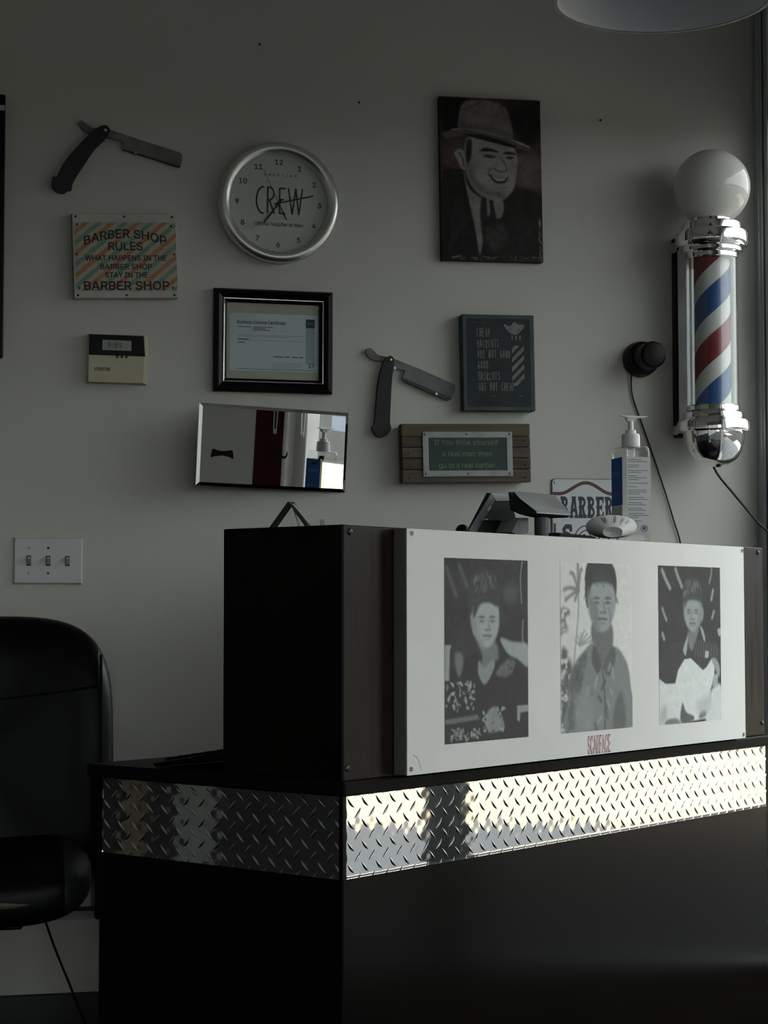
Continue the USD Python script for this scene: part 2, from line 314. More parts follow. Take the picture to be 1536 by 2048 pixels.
# ------------------------------------------------------------------ painted prints: a fine grid whose points carry the printed tone
class Print:
    def __init__(s, w, h, nx, ny, base):
        s.w, s.h, s.nx, s.ny = w, h, nx, ny
        X, Y = np.meshgrid(np.linspace(0, 1, nx), np.linspace(0, 1, ny)); s.x, s.y = X.ravel(), Y.ravel()      # x right, y DOWN, in fractions of the print
        s.c = np.tile(np.asarray(base, float), (nx * ny, 1)); s.asp = h / w
    def fill(s, pts, tone, soft=0.012, smooth=True, alpha=1.0, grain=0.0, gs=40, seed=0):
        p = np.asarray(pts, float)
        if smooth: p = closed_spline(p, 5)
        m = (s.x > p[:, 0].min() - 2 * soft) & (s.x < p[:, 0].max() + 2 * soft) & (s.y > p[:, 1].min() - 2 * soft) & (s.y < p[:, 1].max() + 2 * soft)
        i = np.nonzero(m)[0]
        if not len(i): return
        k = np.array([1, s.asp]); q = np.stack([s.x[i], s.y[i]], 1) * k; a = p * k; b = np.roll(a, -1, 0)
        ab = b - a; t = np.clip(((q[:, None] - a) * ab).sum(-1) / ((ab ** 2).sum(-1) + 1e-12), 0, 1)
        d = np.sqrt((((a + t[..., None] * ab) - q[:, None]) ** 2).sum(-1).min(1))
        cr = ((a[:, 1] > q[:, None, 1]) != (b[:, 1] > q[:, None, 1])) & (q[:, None, 0] < (b[:, 0] - a[:, 0]) * (q[:, None, 1] - a[:, 1]) / (np.where(b[:, 1] == a[:, 1], 1e-12, b[:, 1] - a[:, 1])) + a[:, 0])
        d = np.where(cr.sum(1) % 2 == 1, d, -d)
        al = np.clip(0.5 + d / (2 * soft), 0, 1); al = al * al * (3 - 2 * al) * alpha
        if grain:
            al = al * np.clip(1 + grain * (2 * meshkit.fbm(np.stack([q[:, 0] * gs, q[:, 1] * gs, 0 * q[:, 0]], 1), 3, seed) - 1) * 2, 0, 1)
        s.c[i] += (np.asarray(tone, float) - s.c[i]) * al[:, None]
    def line(s, pts, width, tone, soft=0.008, alpha=1.0, **k):
        p = spline(np.asarray(pts, float), 5); kk = np.array([1, s.asp])
        g = LineString(p * kk).buffer(width / 2)
        s.fill(np.array(g.exterior.coords)[:-1] / kk, tone, soft, smooth=False, alpha=alpha, **k)
    def noise(s, amount, scale, seed=0, sx=1.0, sy=1.0):
        n = meshkit.fbm(np.stack([s.x * scale * sx, s.y * scale * s.asp * sy, 0 * s.x], 1), 4, seed)
        s.c *= (1 + amount * (2 * n - 1) * 2)[:, None]
    def grain(s, amount, seed):
        r = np.random.default_rng(seed); g = r.normal(0, 1, (s.ny, s.nx)); g = (g + np.roll(g, 1, 0) + np.roll(g, 1, 1) + np.roll(g, (1, 1), (0, 1))) / 2
        s.c *= (1 + amount * g.ravel())[:, None]
    def mesh(s, parent, name, z, label=None):
        v = np.stack([(s.x - 0.5) * s.w, (0.5 - s.y) * s.h, np.full(len(s.x), z)], 1)
        i, j = np.meshgrid(np.arange(s.nx - 1), np.arange(s.ny - 1)); a = (j * s.nx + i).ravel()
        f = np.vstack([np.stack([a, a + s.nx, a + s.nx + 1], 1), np.stack([a, a + s.nx + 1, a + 1], 1)])
        path = parent + '/' + numbered(parent, name)
        m = usdkit.mesh(stage, path, (v, f), '/World/Looks/print_tone'); setdata(m.GetPrim(), label)
        UsdGeom.PrimvarsAPI(m).CreatePrimvar('tone', Sdf.ValueTypeNames.Color3fArray, 'vertex').Set(Vt.Vec3fArray.FromNumpy(np.clip(s.c, 0.002, 0.95).astype(np.float32)))
        return path

# ================================================================== the room
WR = 2.02                       # the window wall's inner face
YF, XL, ZC = -5.3, -2.8, 2.95
struct('floor', bx(XL - 0.2, YF - 0.2, -0.15, WR + 0.25, 0.2, 0), 'floor_vinyl')
struct('ceiling', bx(XL - 0.2, YF - 0.2, ZC, WR + 0.25, 0.2, ZC + 0.12), 'ceiling_paint')
struct('wall_back', bx(XL - 0.2, 0, 0, WR + 0.25, 0.2, ZC), 'wall_paint')
struct('wall_left', bx(XL - 0.2, YF, 0, XL, 0, ZC), 'side_wall_paint')
struct('trim', bx(XL, YF, 0, XL + 0.02, -0.001, 1.0, 0.003), 'left_wall_paint')
F0, F1, FZ0, FZ1 = -2.65, 1.93, 0.12, 2.10          # glazed shop front behind the camera
struct('wall_front', cat([bx(XL - 0.2, YF - 0.2, 0, F0, YF, ZC), bx(F1, YF - 0.2, 0, WR + 0.25, YF, ZC), bx(F0, YF - 0.2, 0, F1, YF, FZ0), bx(F0, YF - 0.2, FZ1, F1, YF, ZC)]), 'front_wall_paint')
w = thing('window', None, None); setdata(stage.GetPrimAtPath(w), kind='structure')
part(w, 'frame', cat([bx(F0, YF - .12, FZ0, F0 + .06, YF - .04, FZ1), bx(F1 - .06, YF - .12, FZ0, F1, YF - .04, FZ1), bx(.70, YF - .12, FZ0, .80, YF - .04, FZ1), bx(-.95, YF - .12, FZ0, -.85, YF - .04, FZ1), bx(F0 + .06, YF - .12, FZ0, F1 - .06, YF - .04, FZ0 + .08), bx(F0 + .06, YF - .12, FZ1 - .07, F1 - .06, YF - .04, FZ1), bx(F0 + .06, YF - .12, FZ0 + .08, F1 - .06, YF - .04, FZ0 + .1)]), 'aluminium')
part(w, 'pane', bx(F0 + .06, YF - .083, FZ0 + .08, F1 - .06, YF - .077, FZ1 - .07), 'window_glass')
struct('baseboard_back', bx(XL, -0.012, 0, WR - 0.001, 0, 0.118, 0.003), 'baseboard_rubber')
# the window wall: shop window beside the back wall, then white posts, a maroon pier and grey wall, and a second shop window towards the street front
W1A, W1B, ZS, ZH, ZH2 = -0.082, -1.603, 0.10, 2.36, 2.20
W2A, W2B = -2.34, -5.1
def seg(y0, y1, z0, z1): return bx(WR, y0, z0, WR + 0.25, y1, z1)
struct('wall_right', cat([seg(YF, W2B, 0, ZC), seg(W2A, -1.906, 0, ZC), seg(W2B, W2A, 0, 0.3), seg(W2B, W2A, ZH2, ZC), seg(W1B - 0.02, 0, ZH, ZC), seg(W1B - 0.02, 0, 0, ZS)]), 'side_wall_paint')
struct('wall_right', bx(WR - 0.004, -1.906, 0, WR + 0.085, -1.727, ZC), 'maroon_paint')
w = thing('window', None, None); setdata(stage.GetPrimAtPath(w), kind='structure')
part(w, 'jamb', cat([bx(WR - 0.0085, -0.034, 0.0, WR, -0.018, ZC, 0.002), bx(WR - 0.006, -0.050, 0.0, WR + 0.10, -0.0015, ZC, 0.002), bx(WR - 0.003, -0.080, 0.0, WR + 0.09, -0.058, ZC, 0.002)]), 'aluminium')
part(w, 'gasket', cat([bx(WR - 0.001, -0.059, 0, WR + 0.08, -0.049, ZC), bx(WR + 0.03, W1A - 0.004, ZS, WR + 0.08, W1A + 0.006, ZH)]), 'gasket')
part(w, 'mullion', bx(WR + 0.02, -1.285, ZS, WR + 0.10, -1.175, ZH, 0.003), 'aluminium')
part(w, 'rail', bx(WR + 0.01, W1B, ZS, WR + 0.11, W1A, ZS + 0.07, 0.003), 'aluminium')
part(w, 'rail', bx(WR + 0.01, W1B, ZH - 0.06, WR + 0.11, W1A, ZH, 0.003), 'aluminium')
part(w, 'pane', bx(WR + 0.056, -1.18, ZS + 0.07, WR + 0.062, W1A, ZH - 0.06), 'window_glass')
part(w, 'pane', bx(WR + 0.056, W1B, ZS + 0.07, WR + 0.062, -1.28, ZH - 0.06), 'window_glass')
struct('trim', cat([bx(WR - 0.004, -1.636, 0, WR + 0.055, W1B, ZH + 0.05, 0.003), bx(WR - 0.040, -1.690, 0, WR + 0.0, -1.668, ZH + 0.05, 0.003), bx(WR + 0.012, -1.73, 0, WR + 0.05, -1.630, ZH + 0.05)]), 'white_trim')
w = thing('window', None, None); setdata(stage.GetPrimAtPath(w), kind='structure')
part(w, 'frame', cat([bx(WR + 0.02, W2B, 0.3, WR + 0.10, W2A, 0.36), bx(WR + 0.02, W2B, ZH2 - 0.06, WR + 0.10, W2A, ZH2), bx(WR + 0.02, W2A - 0.06, 0.36, WR + 0.10, W2A, ZH2 - 0.06), bx(WR + 0.02, W2B, 0.36, WR + 0.10, W2B + 0.06, ZH2 - 0.06), bx(WR + 0.02, -3.75, 0.36, WR + 0.10, -3.67, ZH2 - 0.06)]), 'aluminium')
part(w, 'pane', bx(WR + 0.056, W2B + 0.06, 0.36, WR + 0.062, W2A - 0.06, ZH2 - 0.06), 'window_glass')

struct('trim', cat([bx(XL, -0.66, 0, XL + 0.04, -0.585, 2.05), ]), 'tan_door')
struct('wall_left', bx(XL - 0.02, -0.90, 0, XL + 0.032, -0.77, ZC), 'left_pier_paint')
nt = thing('window_notice', 'small pale card fixed to the window glass, seen in the mirror', 'notice', M4((0, -1, 0), (0, 0, 1), (-1, 0, 0), (WR + 0.050, -1.468, 1.428)))
part(nt, 'card', bx(-.066, -.026, -.005, .066, .026, -.003), 'notice_card')
for y_, lb in ((-1.585, 'pale blind cord loop in front of the window glass, seen in the mirror'), (-1.745, 'pale blind cord loop against the maroon pier, seen in the mirror')):
    solo('blind_cord', lb, 'blind cord', tube([(WR - .034, y_ - .010, 2.42), (WR - .034, y_ - .012, 1.9), (WR - .034, y_ - .010, 1.42), (WR - .034, y_, 1.39), (WR - .034, y_ + .008, 1.42), (WR - .034, y_ + .012, 1.9), (WR - .034, y_ + .010, 2.42)], .0022, sides=6, n=5), 'white_trim', True, 'looped blind cords')
struct('trim', bx(WR - .045, -1.80, 2.415, WR - .0005, -1.52, 2.445), 'white_trim')
# outside: the shop's own roof and parapet, its pavement, the street and what stands across it
struct('neighbour_building', bx(-16, -40, -0.1, -5, YF - 0.9, 11), 'shop_fascia')
struct('roof', bx(XL - 3, YF - 0.6, ZC + 0.12, WR + 0.3, 10, 4.55), 'shop_fascia')
struct('ground', cat([bx(WR + 0.25, -60, -0.2, 60, 60, -0.08), bx(-40, -60, -0.2, WR + 0.25, YF - 0.2, -0.08)]), 'asphalt')
struct('pavement', cat([bx(WR + 0.25, -9, -0.19, 7.0, 9, -0.06)]), 'paving_grey')
struct('forecourt', cat([bx(7.0, -3.2, -0.19, 12.8, 4.5, -0.06), bx(9, -24, -0.19, 18, -12.5, -0.06)]), 'concrete')
bl = thing('building', 'long low building with dark windows across the street, seen only in reflections', 'building', M4((1, 0, 0), (0, 1, 0), (0, 0, 1), (46, -10, -0.06)))
part(bl, 'wall', bx(0, -90, 0, 8, 60, 3.6), 'facade')
for k in range(20):
    part(bl, 'window', bx(-0.05, -88 + k * 7.2, 1.0, 0.1, -83 + k * 7.2, 2.6), 'facade_dark')

# ================================================================== reception counter
CA = 0.6732
E_ = np.array([math.cos(CA), math.sin(CA), 0]); N_ = np.array([-math.sin(CA), math.cos(CA), 0])
CORNER = np.array([0.618, -1.441, 0.0])
def at_counter(s, n, z): return M4(E_, N_, (0, 0, 1), CORNER + E_ * s + N_ * n + np.array([0, 0, z]))
L, D = 1.523, 0.600
ZT = 0.735
ct = thing('reception_counter', 'dark brown reception counter with a band of diamond tread plate under its black worktop', 'counter', at_counter(0, 0, 0))
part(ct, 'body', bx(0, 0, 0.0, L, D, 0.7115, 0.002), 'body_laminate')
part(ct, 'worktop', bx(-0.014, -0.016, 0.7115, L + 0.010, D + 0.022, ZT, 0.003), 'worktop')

def tread(length, z0, z1, seed):
    """A sheet of stamped tread plate: x along, y up, z out; two crossed sets of lens-shaped lugs."""
    px, pz = 0.0379, 0.0368
    gx, gy = np.meshgrid(np.linspace(0, length, int(length / .0030)), np.linspace(z0, z1, int((z1 - z0) / .0024)))
    hh = 0.0021 + 0.000038 * np.cos(2 * math.pi * (gx - .012) / px) * np.cos(2 * math.pi * (gy - z1 + .012) / pz) + 0.00026 * (meshkit.fbm(np.stack([gx * 9, gy * 9, 0 * gx], -1), 3, seed) - .5) + 0.0006 * np.clip(1 - (gy - z0) / .005, 0, 1) ** 2
    ny_, nx_ = gx.shape; i_, j_ = np.meshgrid(np.arange(nx_ - 1), np.arange(ny_ - 1)); a_ = (j_ * nx_ + i_).ravel()
    face = trimesh.Trimesh(np.stack([gx, gy, hh], -1).reshape(-1, 3), np.vstack([np.stack([a_, a_ + 1, a_ + nx_ + 1], 1), np.stack([a_, a_ + nx_ + 1, a_ + nx_], 1)]), process=False)
    ms = [cat([face, bx(0, z0, 0, length, z1, 0.0018)])]
    t, v = np.meshgrid(np.linspace(-1, 1, 11), np.linspace(-1, 1, 7))
    lw = 0.0030 * (1 - np.abs(t) ** 1.6); X0 = 0.0130 * t; Y0 = lw * v + 0.0016 * (t ** 2 - 0.4); Z0 = 0.0023 * (1 - np.abs(t) ** 2.2) * (1 - np.abs(v) ** 1.7)
    nx, ny = t.shape[1], t.shape[0]
    i, j = np.meshgrid(np.arange(nx - 1), np.arange(ny - 1)); a = (j * nx + i).ravel()
    F = np.vstack([np.stack([a, a + 1, a + nx + 1], 1), np.stack([a, a + nx + 1, a + nx], 1)])
    V, FF, off = [], [], 0
    for set_ in (0, 1):
        ang = math.radians(-44 if set_ == 0 else 46)
        for c in range(-1, int(length / px) + 2):
            for q in range(-1, int((z1 - z0) / pz) + 2):
                cx, cy = 0.012 + (c + 0.5 * set_) * px, z1 - 0.012 - (q + 0.5 * set_) * pz
                x = cx + X0 * math.cos(ang) - Y0 * math.sin(ang); y = cy + X0 * math.sin(ang) + Y0 * math.cos(ang)
                if x.max() < 0 or x.min() > length or y.max() < z0 or y.min() > z1: continue
                x, y = np.clip(x, 0.0004, length - 0.0004), np.clip(y, z0 + 0.0004, z1 - 0.0004)
                V.append(np.stack([x, y, 0.0021 + Z0], -1).reshape(-1, 3)); FF.append(F + off); off += nx * ny
    return ms[0], trimesh.Trimesh(np.vstack(V), np.vstack(FF), process=False)
sheet, lugs = tread(1.511, 0.571, 0.7095, 1)
FRONT = dict(x=(1, 0, 0), y=(0, 0, 1), z=(0, -1, 0)); LEFT = dict(x=(0, -1, 0), y=(0, 0, 1), z=(-1, 0, 0))
tp = part(ct, 'tread_plate', axes(sheet, **FRONT, o=(0.006, 0, 0)), 'tread_metal', 40, label='bright diamond tread plate on the long front')
part(tp, 'raised_lugs', axes(lugs, **FRONT, o=(0.006, 0, 0)), 'tread_metal', smooth=True)
sheet, lugs = tread(0.582, 0.571, 0.7095, 2)
tp = part(ct, 'tread_plate', axes(sheet, **LEFT, o=(0, 0.588, 0)), 'tread_metal', 40, label='shaded diamond tread plate on the short left end')
part(tp, 'raised_lugs', axes(lugs, **LEFT, o=(0, 0.588, 0)), 'tread_metal', smooth=True)
part(ct, 'corner_trim', bx(-0.004, -0.004, 0.571, 0.0055, 0.006, 0.7110, 0.001), 'plastic_black')

# raised cabinet on the worktop
ZB = 1.1687; BD = 0.2786
cb = thing('raised_cabinet', 'tall dark cabinet standing on the counter worktop with dome bolts at its corners', 'cabinet', at_counter(0, 0, ZT))
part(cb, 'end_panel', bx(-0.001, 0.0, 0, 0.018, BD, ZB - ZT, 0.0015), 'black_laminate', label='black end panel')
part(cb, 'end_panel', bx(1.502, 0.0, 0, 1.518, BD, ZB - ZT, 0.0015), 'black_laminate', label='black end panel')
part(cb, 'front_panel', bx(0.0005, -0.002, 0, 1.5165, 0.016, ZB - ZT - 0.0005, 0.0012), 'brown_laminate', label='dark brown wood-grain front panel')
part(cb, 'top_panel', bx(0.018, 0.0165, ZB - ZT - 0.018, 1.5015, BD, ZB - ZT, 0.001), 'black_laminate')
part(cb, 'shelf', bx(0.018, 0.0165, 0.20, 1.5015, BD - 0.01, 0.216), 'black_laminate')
for s_, z_ in ((0.016, 1.157), (0.0085, 0.757), (1.492, 1.157), (1.503, 0.763)):
    part(cb, 'dome_bolt', axes(dome_cap(0.0062, 0.0045), (1, 0, 0), (0, 0, 1), (0, -1, 0), (s_, -0.0015, z_ - ZT)), 'cap_metal', smooth=40)

# ------------------------------------------------------------------ printed board screwed to the cabinet
PX0, PX1, PZ0, PZ1 = 0.133, 1.3645, 0.7368, 1.1665
PW, PH = PX1 - PX0, PZ1 - PZ0
pb = thing('poster_board', 'thick white printed board with three monochrome pictures and red lettering, screwed to the raised cabinet', 'poster board',
           M4(E_, (0, 0, 1), -N_, CORNER + E_ * (PX0 + PX1) / 2 - N_ * 0.002 + np.array([0, 0, (PZ0 + PZ1) / 2])))
PT = 0.031
part(pb, 'board', bx(-PW / 2, -PH / 2, 0.0005, PW / 2, PH / 2, PT - 0.0008, 0.002), 'board_edge')
part(pb, 'face_sheet', bx(-PW / 2 + 0.0006, -PH / 2 + 0.0006, PT - 0.0008, PW / 2 - 0.0006, PH / 2 - 0.0006, PT), 'board_white')
for s_, z_ in ((0.1475, 1.1575), (0.1445, 0.7480), (1.3575, 1.1575), (1.3535, 0.7455)):
    part(pb, 'screw', disc(0.0042, PT, PT + 0.0012, s_ - (PX0 + PX1) / 2, z_ - (PZ0 + PZ1) / 2, 14), 'screw_steel')
part(pb, 'stain', strokes([spline([(-PW / 2 + 0.018, -PH / 2 + 0.035), (-PW / 2 + 0.030, -PH / 2 + 0.028), (-PW / 2 + 0.040, -PH / 2 + 0.008)], 6)], 0.0022, PT, PT + 0.0001), 'stain', label='faint brown stain')
DK, LT = np.array([0.078, 0.075, 0.073]), np.array([0.50, 0.54, 0.515])
def tn(t): return DK + (LT - DK) * t
def generic_face(P, cx, cy, w, h, turn=0.0, light=0.85, tilt=0.0):
    """A plain, unspecific face: oval, brow, eyes, nose and mouth as soft tones. turn > 0 looks right."""
    k = 1 / P.asp
    def q(pts): return [(cx + (x + tilt * y) * w, cy + y * h) for x, y in pts]
    P.fill(q([(-.46, -.55), (0, -.66), (.46, -.55), (.54, -.1), (.47, .35), (.25, .72), (0, .84), (-.25, .72), (-.47, .35), (-.54, -.1)]), tn(light), 0.018)
    sh = -1 if turn >= 0 else 1
    P.fill(q([(sh * .50, -.5), (sh * .34, -.1), (sh * .30, .35), (sh * .10, .75), (sh * .30, .72), (sh * .50, .3), (sh * .56, -.1)]), tn(light * 0.62), 0.035, alpha=0.7)
    e = turn * .14
    for s in (-1, 1):
        P.fill(q([(e + s * .22 - .14, -.17), (e + s * .22, -.23), (e + s * .22 + .14, -.17), (e + s * .22, -.14)]), tn(light * .22), 0.012)
        P.fill(q([(e + s * .22 - .12, -.04), (e + s * .22, -.09), (e + s * .22 + .12, -.04), (e + s * .22, 0.0)]), tn(light * .30), 0.012)
    P.line(q([(e * 1.4 + .02, -.08), (e * 1.4 + .07 * (1 if turn >= 0 else -1), .14), (e * 1.4 + .1 * (1 if turn >= 0 else -1), .24)]), w * .06, tn(light * .65), 0.014)
    P.line(q([(e * 1.4 - .09, .25), (e * 1.4 + .11, .25)]), w * .05, tn(light * .45), 0.012)
    P.line(q([(e * 1.2 - .17, .45), (e * 1.2, .44), (e * 1.2 + .17, .46)]), w * .05, tn(light * .28), 0.010)
    P.line(q([(e * 1.2 - .10, .56), (e * 1.2 + .10, .56)]), w * .05, tn(light * .68), 0.014)
def scatter(P, x0, x1, y0, y1, n, seed, tone, smin=.01, smax=.03, soft=.008):
    r = random.Random(seed)
    for _ in range(n):
        x, y, a, l = r.uniform(x0, x1), r.uniform(y0, y1), r.uniform(0, math.pi), r.uniform(smin, smax)
        P.line([(x, y), (x + l * math.cos(a), y + l * math.sin(a) / P.asp)], r.uniform(.006, .018), tn(tone * r.uniform(.6, 1.2)), soft)

def place_print(P, name, s0, s1, z0, z1, label):
    m = UsdGeom.Xform.Define(stage, pb + '/' + numbered(pb, name)); m.AddTranslateOp().Set(Gf.Vec3d((s0 + s1) / 2 - (PX0 + PX1) / 2, (z0 + z1) / 2 - (PZ0 + PZ1) / 2, PT))
    P.noise(0.04, 22, int(s0 * 100)); P.grain(0.022, int(s0 * 1000))
    setdata(m.GetPrim(), label); P.mesh(str(m.GetPath()), 'print', 0.0004)
# left picture: a man at a table in a dark room (generic stand-in)
P = Print(0.262, 0.332, 132, 210, tn(0.02)); P.noise(0.10, 5, 3)
for a_, b_ in (((.03, .06), (.13, .20)), ((.17, .04), (.26, .15))): P.line([a_, b_], .022, tn(.30), .03, alpha=.7)
P.line([(.93, .01), (.91, .10), (.92, .24)], .010, tn(.62), .008); P.line([(.94, .34), (.93, .42), (.95, .50)], .012, tn(.55), .01)
P.fill([(.70, .16), (.80, .13), (.88, .16), (.86, .22), (.76, .24), (.70, .21)], tn(.18), .06, alpha=.7)
P.fill([(.27, .28), (.28, .14), (.36, .06), (.50, .05), (.60, .10), (.65, .20), (.64, .30), (.60, .40), (.34, .40)], tn(.06), .02)
for k in range(26):
    r_ = random.Random(200 + k); x_, y_ = r_.uniform(.36, .60), r_.uniform(.075, .17); P.line([(x_, y_), (x_ + (x_ - .48) * .18 + r_.uniform(-.02, .02), y_ + r_.uniform(.015, .04))], .010, tn(r_.uniform(.15, .5)), .012, alpha=.7)
P.fill([(.30, .315), (.33, .30), (.36, .35), (.37, .41), (.34, .42), (.31, .37)], tn(.62), .012)
P.fill([(.40, .46), (.44, .54), (.40, .62), (.50, .67), (.62, .60), (.60, .46)], tn(.38), .02)
generic_face(P, .485, .35, .29, .165, .25, .88)
P.fill([(.34, .24), (.42, .20), (.54, .19), (.62, .24), (.60, .26), (.50, .23), (.42, .25), (.36, .31), (.33, .32)], tn(.07), .018)
P.fill([(.02, .80), (.06, .62), (.26, .54), (.40, .53), (.44, .66), (.60, .56), (.82, .58), (.96, .66), (1.0, .84), (1.0, 1.0), (0, 1.0)], tn(.0), .02)
P.fill([(.40, .56), (.46, .60), (.56, .56), (.58, .60), (.47, .69), (.39, .63)], tn(.60), .014)
P.fill([(.60, .63), (.74, .56), (.83, .57), (.80, .63), (.70, .655)], tn(.28), .02, grain=.5)
P.fill([(.66, .44), (.80, .46), (1.0, .48), (1.0, .60), (.88, .56), (.74, .52)], tn(.80), .016)                         # pale curtain edge
P.fill([(0, .47), (.08, .47), (.06, .50), (.05, .66), (0, .66)], tn(.70), .008, smooth=False)
P.fill([(.12, .52), (.20, .52), (.21, .58), (.17, .64), (.13, .60)], tn(.34), .02)
scatter(P, .02, .34, .66, .82, 46, 4, .8); scatter(P, .44, .70, .82, .95, 40, 6, .85); scatter(P, .05, .40, .92, .98, 46, 8, .7, .008, .02)
P.fill([(0, .87), (.38, .855), (.40, .88), (0, .895)], tn(.30), .01, smooth=False)
P.fill([(.48, .88), (.52, .83), (.60, .82), (.66, .86), (.68, .94), (.50, .95)], tn(.55), .02, grain=.9, gs=30, seed=3)
P.fill([(.86, .82), (1.0, .82), (1.0, .855), (.90, .86), (.89, .91), (.86, .90)], tn(.66), .008, smooth=False)
place_print(P, 'photo_print', 0.2415, 0.5035, 0.785, 1.1172, 'dark monochrome picture of a man in dark clothes at a table')
# middle picture: a man standing before palms (generic stand-in)
P = Print(0.264, 0.332, 132, 210, (0.755, 0.745, 0.708))
P.line([(.24, .12), (.24, .30), (.17, .62)], .016, tn(.62), .012)
for dx, dy in ((-.10, -.10), (-.19, .0), (-.17, .06), (.0, -.15), (.05, -.12), (-.04, .06)): P.line([(.24, .16), (.24 + dx * .6, .16 + dy * .75 - .01), (.24 + dx, .16 + dy)], .030, tn(.45), .018)
P.fill([(0, .28), (.09, .27), (.13, .30), (.07, .33), (.10, .40), (.03, .42), (0, .42)], tn(.40), .02, grain=.9, gs=28, seed=2)
for k in range(7): P.line([(.26, .49), (.20 + .04 * k, .40 + .02 * abs(k - 3))], .014, tn(.62), .012)
P.fill([(0, .56), (.06, .50), (.14, .58), (.16, .66), (.12, .80), (.14, 1.0), (0, 1.0)], tn(.22), .03, grain=.8, gs=26, seed=7)
P.fill([(.37, .27), (.345, .22), (.335, .12), (.35, .03), (.42, -.02), (.66, -.02), (.755, .03), (.785, .12), (.775, .19), (.755, .25), (.70, .20), (.45, .20)], tn(.04), .012)
for k in range(18):
    r_ = random.Random(400 + k); x_ = r_.choice((r_.uniform(.335, .37), r_.uniform(.75, .785))); y_ = r_.uniform(.05, .24); P.line([(x_, y_), (x_ + r_.uniform(-.02, .02), y_ + .03)], .010, tn(.05), .008)
P.fill([(.43, .36), (.45, .52), (.58, .62), (.71, .53), (.70, .36)], tn(.30), .02)
generic_face(P, .57, .245, .36, .20, .12, .72)
P.fill([(.38, .20), (.42, .07), (.56, .035), (.70, .06), (.76, .18), (.70, .11), (.62, .095), (.54, .105), (.46, .10), (.42, .14)], tn(.05), .016)
for k in range(9): P.line([(.46 + .028 * k, .085), (.455 + .029 * k, .115 + .012 * (k % 3))], .012, tn(.10), .010, alpha=.8)
P.fill([(.42, .22), (.50, .24), (.52, .34), (.50, .40), (.43, .32)], tn(.30), .04, alpha=.6)
P.line([(.66, .27), (.69, .31), (.68, .35)], .010, tn(.32), .014); P.line([(.50, .28), (.49, .33)], .010, tn(.32), .014)
P.fill([(.10, .80), (.14, .64), (.34, .51), (.46, .48), (.56, .60), (.74, .50), (.92, .60), (.98, .76), (1.0, 1.0), (.10, 1.0)], tn(.44), .016)
P.fill([(.10, .80), (.14, .64), (.30, .54), (.36, .56), (.30, .70), (.24, .86), (.22, 1.0), (.10, 1.0)], tn(.24), .03, grain=.6, gs=20, seed=9)
P.fill([(.46, .49), (.56, .60), (.50, .66), (.42, .58)], tn(.16), .014); P.fill([(.72, .50), (.58, .61), (.66, .68), (.76, .58)], tn(.20), .014)
P.line([(.57, .62), (.60, .80), (.60, 1.0)], .018, tn(.16), .012)
for k in range(16):
    r_ = random.Random(30 + k); x_, y_ = r_.uniform(.22, .94), r_.uniform(.60, .97); P.line([(x_, y_), (x_ + r_.uniform(-.05, .05), y_ + r_.uniform(.02, .06))], .030, tn(r_.choice((.12, .2, .72))), .014, alpha=.8)
P.fill([(.20, .80), (.36, .74), (.44, .84), (.40, 1.0), (.20, 1.0)], tn(.60), .04, alpha=.7); P.fill([(.74, .86), (.84, .78), (.90, .90), (.88, 1.0), (.72, 1.0)], tn(.14), .03, alpha=.7)
place_print(P, 'photo_print', 0.615, 0.879, 0.7845, 1.1172, 'pale monochrome picture of a standing man with palm trees behind')
# right picture: a man in a dark suit behind pale papers (generic stand-in)
P = Print(0.266, 0.334, 132, 210, tn(0.0)); P.noise(0.08, 5, 9)
for l_, w_, t_ in (([(.06, .03), (.12, .09), (.18, .14)], .035, .7), ([(.27, .02), (.31, .07), (.37, .13)], .035, .6), ([(.86, .01), (.85, .05), (.82, .10)], .02, .45), ([(.88, .15), (.86, .19), (.85, .21)], .026, .7), ([(.06, .27), (.09, .31), (.12, .34)], .026, .6), ([(.89, .29), (.87, .32), (.86, .33)], .024, .65), ([(.06, .43), (.08, .46)], .03, .7)): P.line(l_, w_, tn(t_), .014)
P.fill([(.38, .30), (.38, .16), (.46, .08), (.58, .08), (.68, .13), (.70, .24), (.68, .34), (.42, .32)], tn(.05), .016)
for k in range(22):
    r_ = random.Random(300 + k); x_, y_ = r_.uniform(.43, .67), r_.uniform(.085, .16); P.line([(x_, y_), (x_ + (x_ - .55) * .2 + r_.uniform(-.02, .02), y_ + r_.uniform(.015, .04))], .010, tn(r_.uniform(.15, .5)), .012, alpha=.7)
P.fill([(.67, .28), (.71, .27), (.71, .33), (.68, .35)], tn(.6), .01); P.fill([(.46, .42), (.48, .52), (.58, .54), (.66, .42)], tn(.34), .02)
generic_face(P, .545, .305, .27, .135, -.2, .66)
P.fill([(.42, .22), (.48, .18), (.58, .18), (.66, .24), (.62, .22), (.54, .205), (.46, .22), (.42, .27)], tn(.06), .014)
P.fill([(.02, .74), (.10, .52), (.36, .46), (.44, .44), (.50, .56), (.66, .40), (.80, .46), (.98, .54), (1.0, .72), (.6, .70), (.3, .70)], tn(.02), .016)
P.fill([(.40, .50), (.44, .46), (.46, .44), (.45, .50), (.42, .57), (.38, .54)], tn(.75), .008); P.fill([(.66, .39), (.70, .40), (.74, .46), (.72, .48)], tn(.7), .008)
for k in range(9): P.line([(.60 + .04 * k, .47 + .006 * k), (.57 + .045 * k, .58)], .008, tn(.28), .008, alpha=.7)
P.fill([(.74, .545), (.80, .55), (.79, .59), (.73, .59)], tn(.85), .006, smooth=False); P.fill([(.95, .41), (1, .40), (1, .44), (.97, .45)], tn(.8), .008)
PAPER_ = np.array([0.70, 0.715, 0.69])
